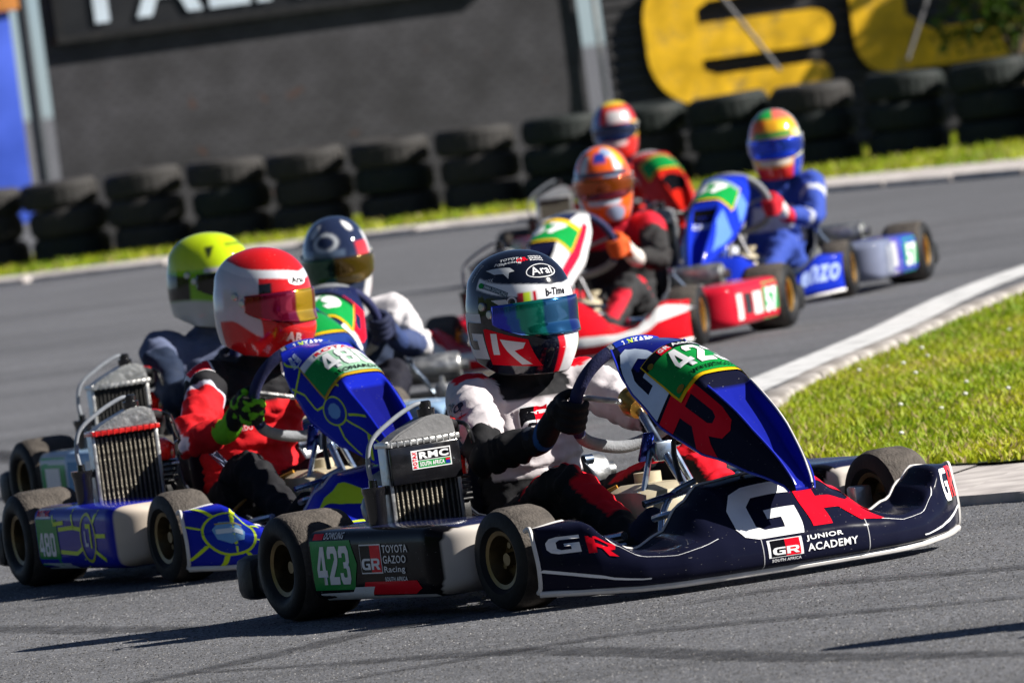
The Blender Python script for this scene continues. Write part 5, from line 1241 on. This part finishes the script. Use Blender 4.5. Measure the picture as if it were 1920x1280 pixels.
GL = lambda a, b: (lambda u, v: a if u < .045 + .02 * v else b)
LV = {}
LV['423'] = dict(detail=2, label='front navy and black kart numbered 423 with red and white letters', person='driver in white and black suit and black helmet in kart 423',
    bumper=flat(NAVY), panel=panel423, pod=pod423, decals=d423, edge=M_TRIM, pedge=mat('blue_edge', (.015, .025, .42), .25, 0, .5), radcover=True, helmet=h423, hdecals=hd423, suit=s423, bdecals=bd423,
    visor=lambda p, v: (.010, .018, .50) if p < -58 - 8 * v else ((.012, .10, .42) if p < -46 - 6 * v else ((.008, .27, .19) if p < -24 else ((.010, .09, .22) if p < 8 else (.008, .03, .22)))),
    glove=lambda u, v: (.010, .010, .012) if u < .075 else ((.02, .09, .28) if u < .088 else (.012, .012, .014)), yaw=18, pitch=5, steer=5, lean=0, radtank=mat('grey_tank_plastic', (.16, .16, .165), .5, bump=.15))
LV['480'] = dict(detail=2, label='blue and lime kart numbered 480 just behind the front kart', person='driver in red and black suit with red and white helmet and lime gloves',
    bumper=lambda y, t: (.010, .018, .36), panel=lambda s, w: (.008, .010, .16) if s > .5 and abs(w) < .42 else (.010, .020, .40), pod=lambda x, a, s: (.58, .50, .42) if x > .325 else (.010, .018, .34), decals=d480,
    edge=M_TRIM, helmet=h480, hdecals=hd480, suit=s480, bdecals=bd480, visor=lambda p, v: (.62, .36, .02) if -18 < p < 12 else ((.30, .008, .05) if p > -60 else (.22, .006, .012)),
    glove=lambda u, v: (.16, .55, .02) if u > .06 or v > .12 else (.012, .013, .012), yaw=36, pitch=6, lean=.10, tall=.025, radflange=M_REDM, radtank=M_ALU)
LV['green'] = dict(detail=1, tube=M_TRAY, fin=M_FIND, label='blue and white kart behind kart 480 at the left edge', person='driver in dark navy suit with fluorescent yellow green helmet', bumper=flat((.02, .06, .20)), panel=flat((.02, .05, .25)), pod=lambda x, a, s: (.30, .45, .65) if x > -.1 else (.5, .55, .6),  # dark fin material paints in the shade on this kart's radiator front
    decals=simple_decals(None, [(-.10, .08, .05, .2, (.05, .25, .5)), (.08, .08, .2, .2, WHITE)]), helmet=band((.50, .66, .008), (lambda p, h: 60 < abs(p) < 150 and h < 28 - .1 * abs(p), (.20, .48, .008)), (lambda p, h: h < -26 and abs(p) > 20, (.55, .55, .50)), (lambda p, h: abs(p) > 95 and -25 < h < 10 and abs(p) < 150, (.012, .012, .012)), (lambda p, h: abs(p) < 70 and 15 < h < 22, (.55, .5, .6)), (lambda p, h: abs(abs(p) - 62) < 10 - (52 - h) * .5 and 36 < h < 52, (.02, .03, .01)), (lambda p, h: abs(p) < 30 and 48 < h < 54, (.18, .26, .01))),
    suit=suit_of((.016, .024, .050), (.016, .026, .055), (.016, .024, .050), (.010, .012, .02), (.10, .12, .20)), visor=flat((.015, .015, .014)), glove=GL((.02, .02, .03), (.35, .35, .33)), yaw=38, pitch=6, tall=.015, broad=1.3, radtank=M_ALU)
LV['79'] = dict(detail=1, tube=M_TRAY, label='navy, red and white kart heading straight at the camera behind kart 480', person='driver with navy, black and white helmet and white sleeves behind the red helmet', bumper=flat(NAVY), panel=flat((.012, .016, .06)), pod=pod423, decals=simple_decals('79', [(-.08, .1, .05, .19, RED), (.07, .1, .2, .19, WHITE)], ex79),
    helmet=band((.016, .024, .06), (lambda p, h: p > 48 + .3 * h and h < 48, (.62, .62, .64)), (lambda p, h: 30 < p < 62 and 12 < h < 34, (.55, .03, .04)), (lambda p, h: 18 < h < 27 and p < 10, (.10, .14, .22)), (lambda p, h: (p + 20) ** 2 + (h - 38) ** 2 * 3 < 500 and (p + 20) ** 2 + (h - 38) ** 2 * 3 > 250, (.55, .58, .62)), (lambda p, h: (p - 35) ** 2 + (h - 62) ** 2 < 110, WHITE), (lambda p, h: (p + 50) ** 2 + (h - 55) ** 2 < 120, (.5, .52, .56))),
    suit=suit_of((.02, .03, .06), (.62, .60, .62), (.05, .07, .16), (.012, .012, .02), (.55, .53, .55)), visor=lambda p, v: (.12, .07, .012) if p > -10 else (.012, .06, .035), glove=GL((.02, .025, .06), (.03, .05, .14)), yaw=8, pitch=10, lean=.0, tall=-.025, radtank=M_ALU)
LV['67'] = dict(detail=1, tube=M_TRAY, label='red and white kart behind the front driver, gold rims', person='driver in black and red suit with orange patterned helmet', rim=M_GOLD, bumper=lambda y, t: (.55, .008, .016), panel=lambda s, w: (.012, .014, .05) if abs(w) < .44 else (.66, .66, .68), pod=lambda x, a, s: (.5, .012, .03), decals=simple_decals('57', [(-.10, .09, .03, .185, (.6, .6, .6)), (.06, .10, .16, .185, (.03, .03, .04)), (.20, .08, .28, .19, (.62, .62, .62))], ex67, plate_top=YELLOW, pnum='67'),
    helmet=band((.78, .11, .010), (lambda p, h: math.sin(R(p * 4)) + math.sin(R(h * 7 + p)) > 1.1, (.30, .38, .55)), (lambda p, h: abs(p) < 14 and 40 < h < 60, (.02, .04, .28)), (lambda p, h: 26 < abs(p) < 46 and 26 < h < 55, (.60, .62, .62)), (lambda p, h: 18 < h < 26 and abs(p) < 60, (.02, .025, .05)), (lambda p, h: abs(p) < 32 and -28 < h < -20, (.45, .55, .65)), (lambda p, h: 40 < p < 60 and h > 35, (.75, .42, .02))),
    suit=suit_of((.020, .019, .020), (.026, .025, .026), (.026, .025, .026), (.03, .03, .032), (.55, .012, .03), (.55, .012, .03)), visor=lambda p, v: (.35, .06, .008) if v > .35 else (.22, .015, .02), glove=GL((.65, .10, .02), (.7, .66, .62)), yaw=14, pitch=6, lean=-.01)
LV['blue'] = dict(detail=1, tube=M_TRAY, label='bright blue kart at the right rear of the pack, pale script on its nose', person='driver in blue suit with multicoloured helmet and red gloves', rim=M_GOLD, bumper=flat((.010, .030, .42)), panel=flat((.010, .030, .45)), pod=lambda x, a, s: (.16, .18, .26) if x > .10 else ((.10, .08, .35) if x > -.05 else (.03, .06, .35)), decals=simple_decals('57', [(.02, .07, .10, .21, (.5, .5, .52)), (.12, .08, .20, .2, (.25, .27, .33))], exblue, plate_top=(.2, .3, .3)),
    helmet=band((.75, .36, .02), (lambda p, h: h > 52 and p < 5, (.02, .35, .06)), (lambda p, h: h > 52 and p >= 5 and p < 70, (.70, .14, .10)), (lambda p, h: 20 < h < 52 and p < -15, (.78, .14, .02)), (lambda p, h: 18 < h < 28 and abs(p) < 40, (.05, .25, .05)), (lambda p, h: 45 < p < 80 and h < 30, (.70, .66, .30)), (lambda p, h: p > 80 or p < -70, (.45, .50, .60)), (lambda p, h: h < -34, (.70, .03, .02)), (lambda p, h: abs(p) < 35 and -30 < h < -22, (.6, .58, .55)), (lambda p, h: 12 < p < 40 and 28 < h < 44, (.75, .55, .03)), (lambda p, h: h < -24 and p > 40 and p < 90, (.02, .05, .40))),
    suit=(lambda nm, t, x, y, z, n: (.50, .52, .58) if (nm == 'torso' and .32 < z < .44 and abs(y) < .10) or (nm == 'uarm' and .30 < t < .42) or (nm == 'farm' and .25 < t < .4) or (nm == 'thigh' and n[2] > .4 and .35 < t < .8) else ((.012, .014, .03) if nm == 'neck' or (nm == 'torso' and abs(y) > .13) or nm == 'foot' else (.035, .07, .34))), visor=flat((.010, .05, .62)), glove=lambda u, v: (.55, .015, .03) if abs(u - .05) > .014 else (.7, .7, .7), yaw=10, pitch=6, lean=.09, tall=.01, grip=M_GREY)
LV['redfar'] = dict(detail=1, tube=M_TRAY, label='red and black kart farthest back, half hidden behind the orange helmet', person='driver in red suit with red, white and blue helmet, farthest back', bumper=flat((.55, .02, .012)), panel=flat((.55, .02, .012)), pod=flat((.5, .02, .02)), decals=simple_decals(None, [(0, .08, .2, .2, BLACK)], exred, plate_top=(.5, .3, .05)),
    helmet=band((.60, .02, .015), (lambda p, h: 18 < h < 46 and -5 < p < 60, (.55, .52, .52)), (lambda p, h: p < -25, (.12, .20, .42)), (lambda p, h: h > 60, (.62, .50, .04)), (lambda p, h: p > 55 and abs(h) < 20, (.70, .45, .02)), (lambda p, h: abs(p) < 40 and -30 < h < -22, (.6, .55, .55))), suit=suit_of((.55, .015, .012), (.55, .015, .012), (.5, .015, .012), (.03, .03, .03)), visor=flat((.02, .03, .10)), glove=GL((.03, .03, .03), (.5, .02, .02)), yaw=-26, pitch=4, tall=.05)
LV['off'] = dict(detail=1, label='white kart leading the pack, past the right frame edge', person='driver in the leading kart past the right frame edge, white helmet', bumper=flat((.6, .6, .62)), panel=flat((.6, .6, .62)), pod=flat((.6, .6, .62)), helmet=flat((.6, .6, .62)), suit=suit_of((.05, .05, .06), (.05, .05, .06), (.05, .05, .06), (.05, .05, .06)), visor=flat((.02, .02, .03)), glove=GL((.02, .02, .02), (.02, .02, .02)))

GRID = [('423', (.187, 28.431), 62.8), ('480', (-.68, 32.29), 69.5), ('green', (-.845, 37.0), 68), ('79', (-.60, 39.2), 94), ('67', (.385, 47.0), 107), ('blue', (1.15, 51.2), 106), ('redfar', (.81, 62.0), 76), ('off', (2.30, 24.02), 30)]
for key, pos, th in GRID:
    kart(LV[key], pos, th); driver(LV[key], pos, th)
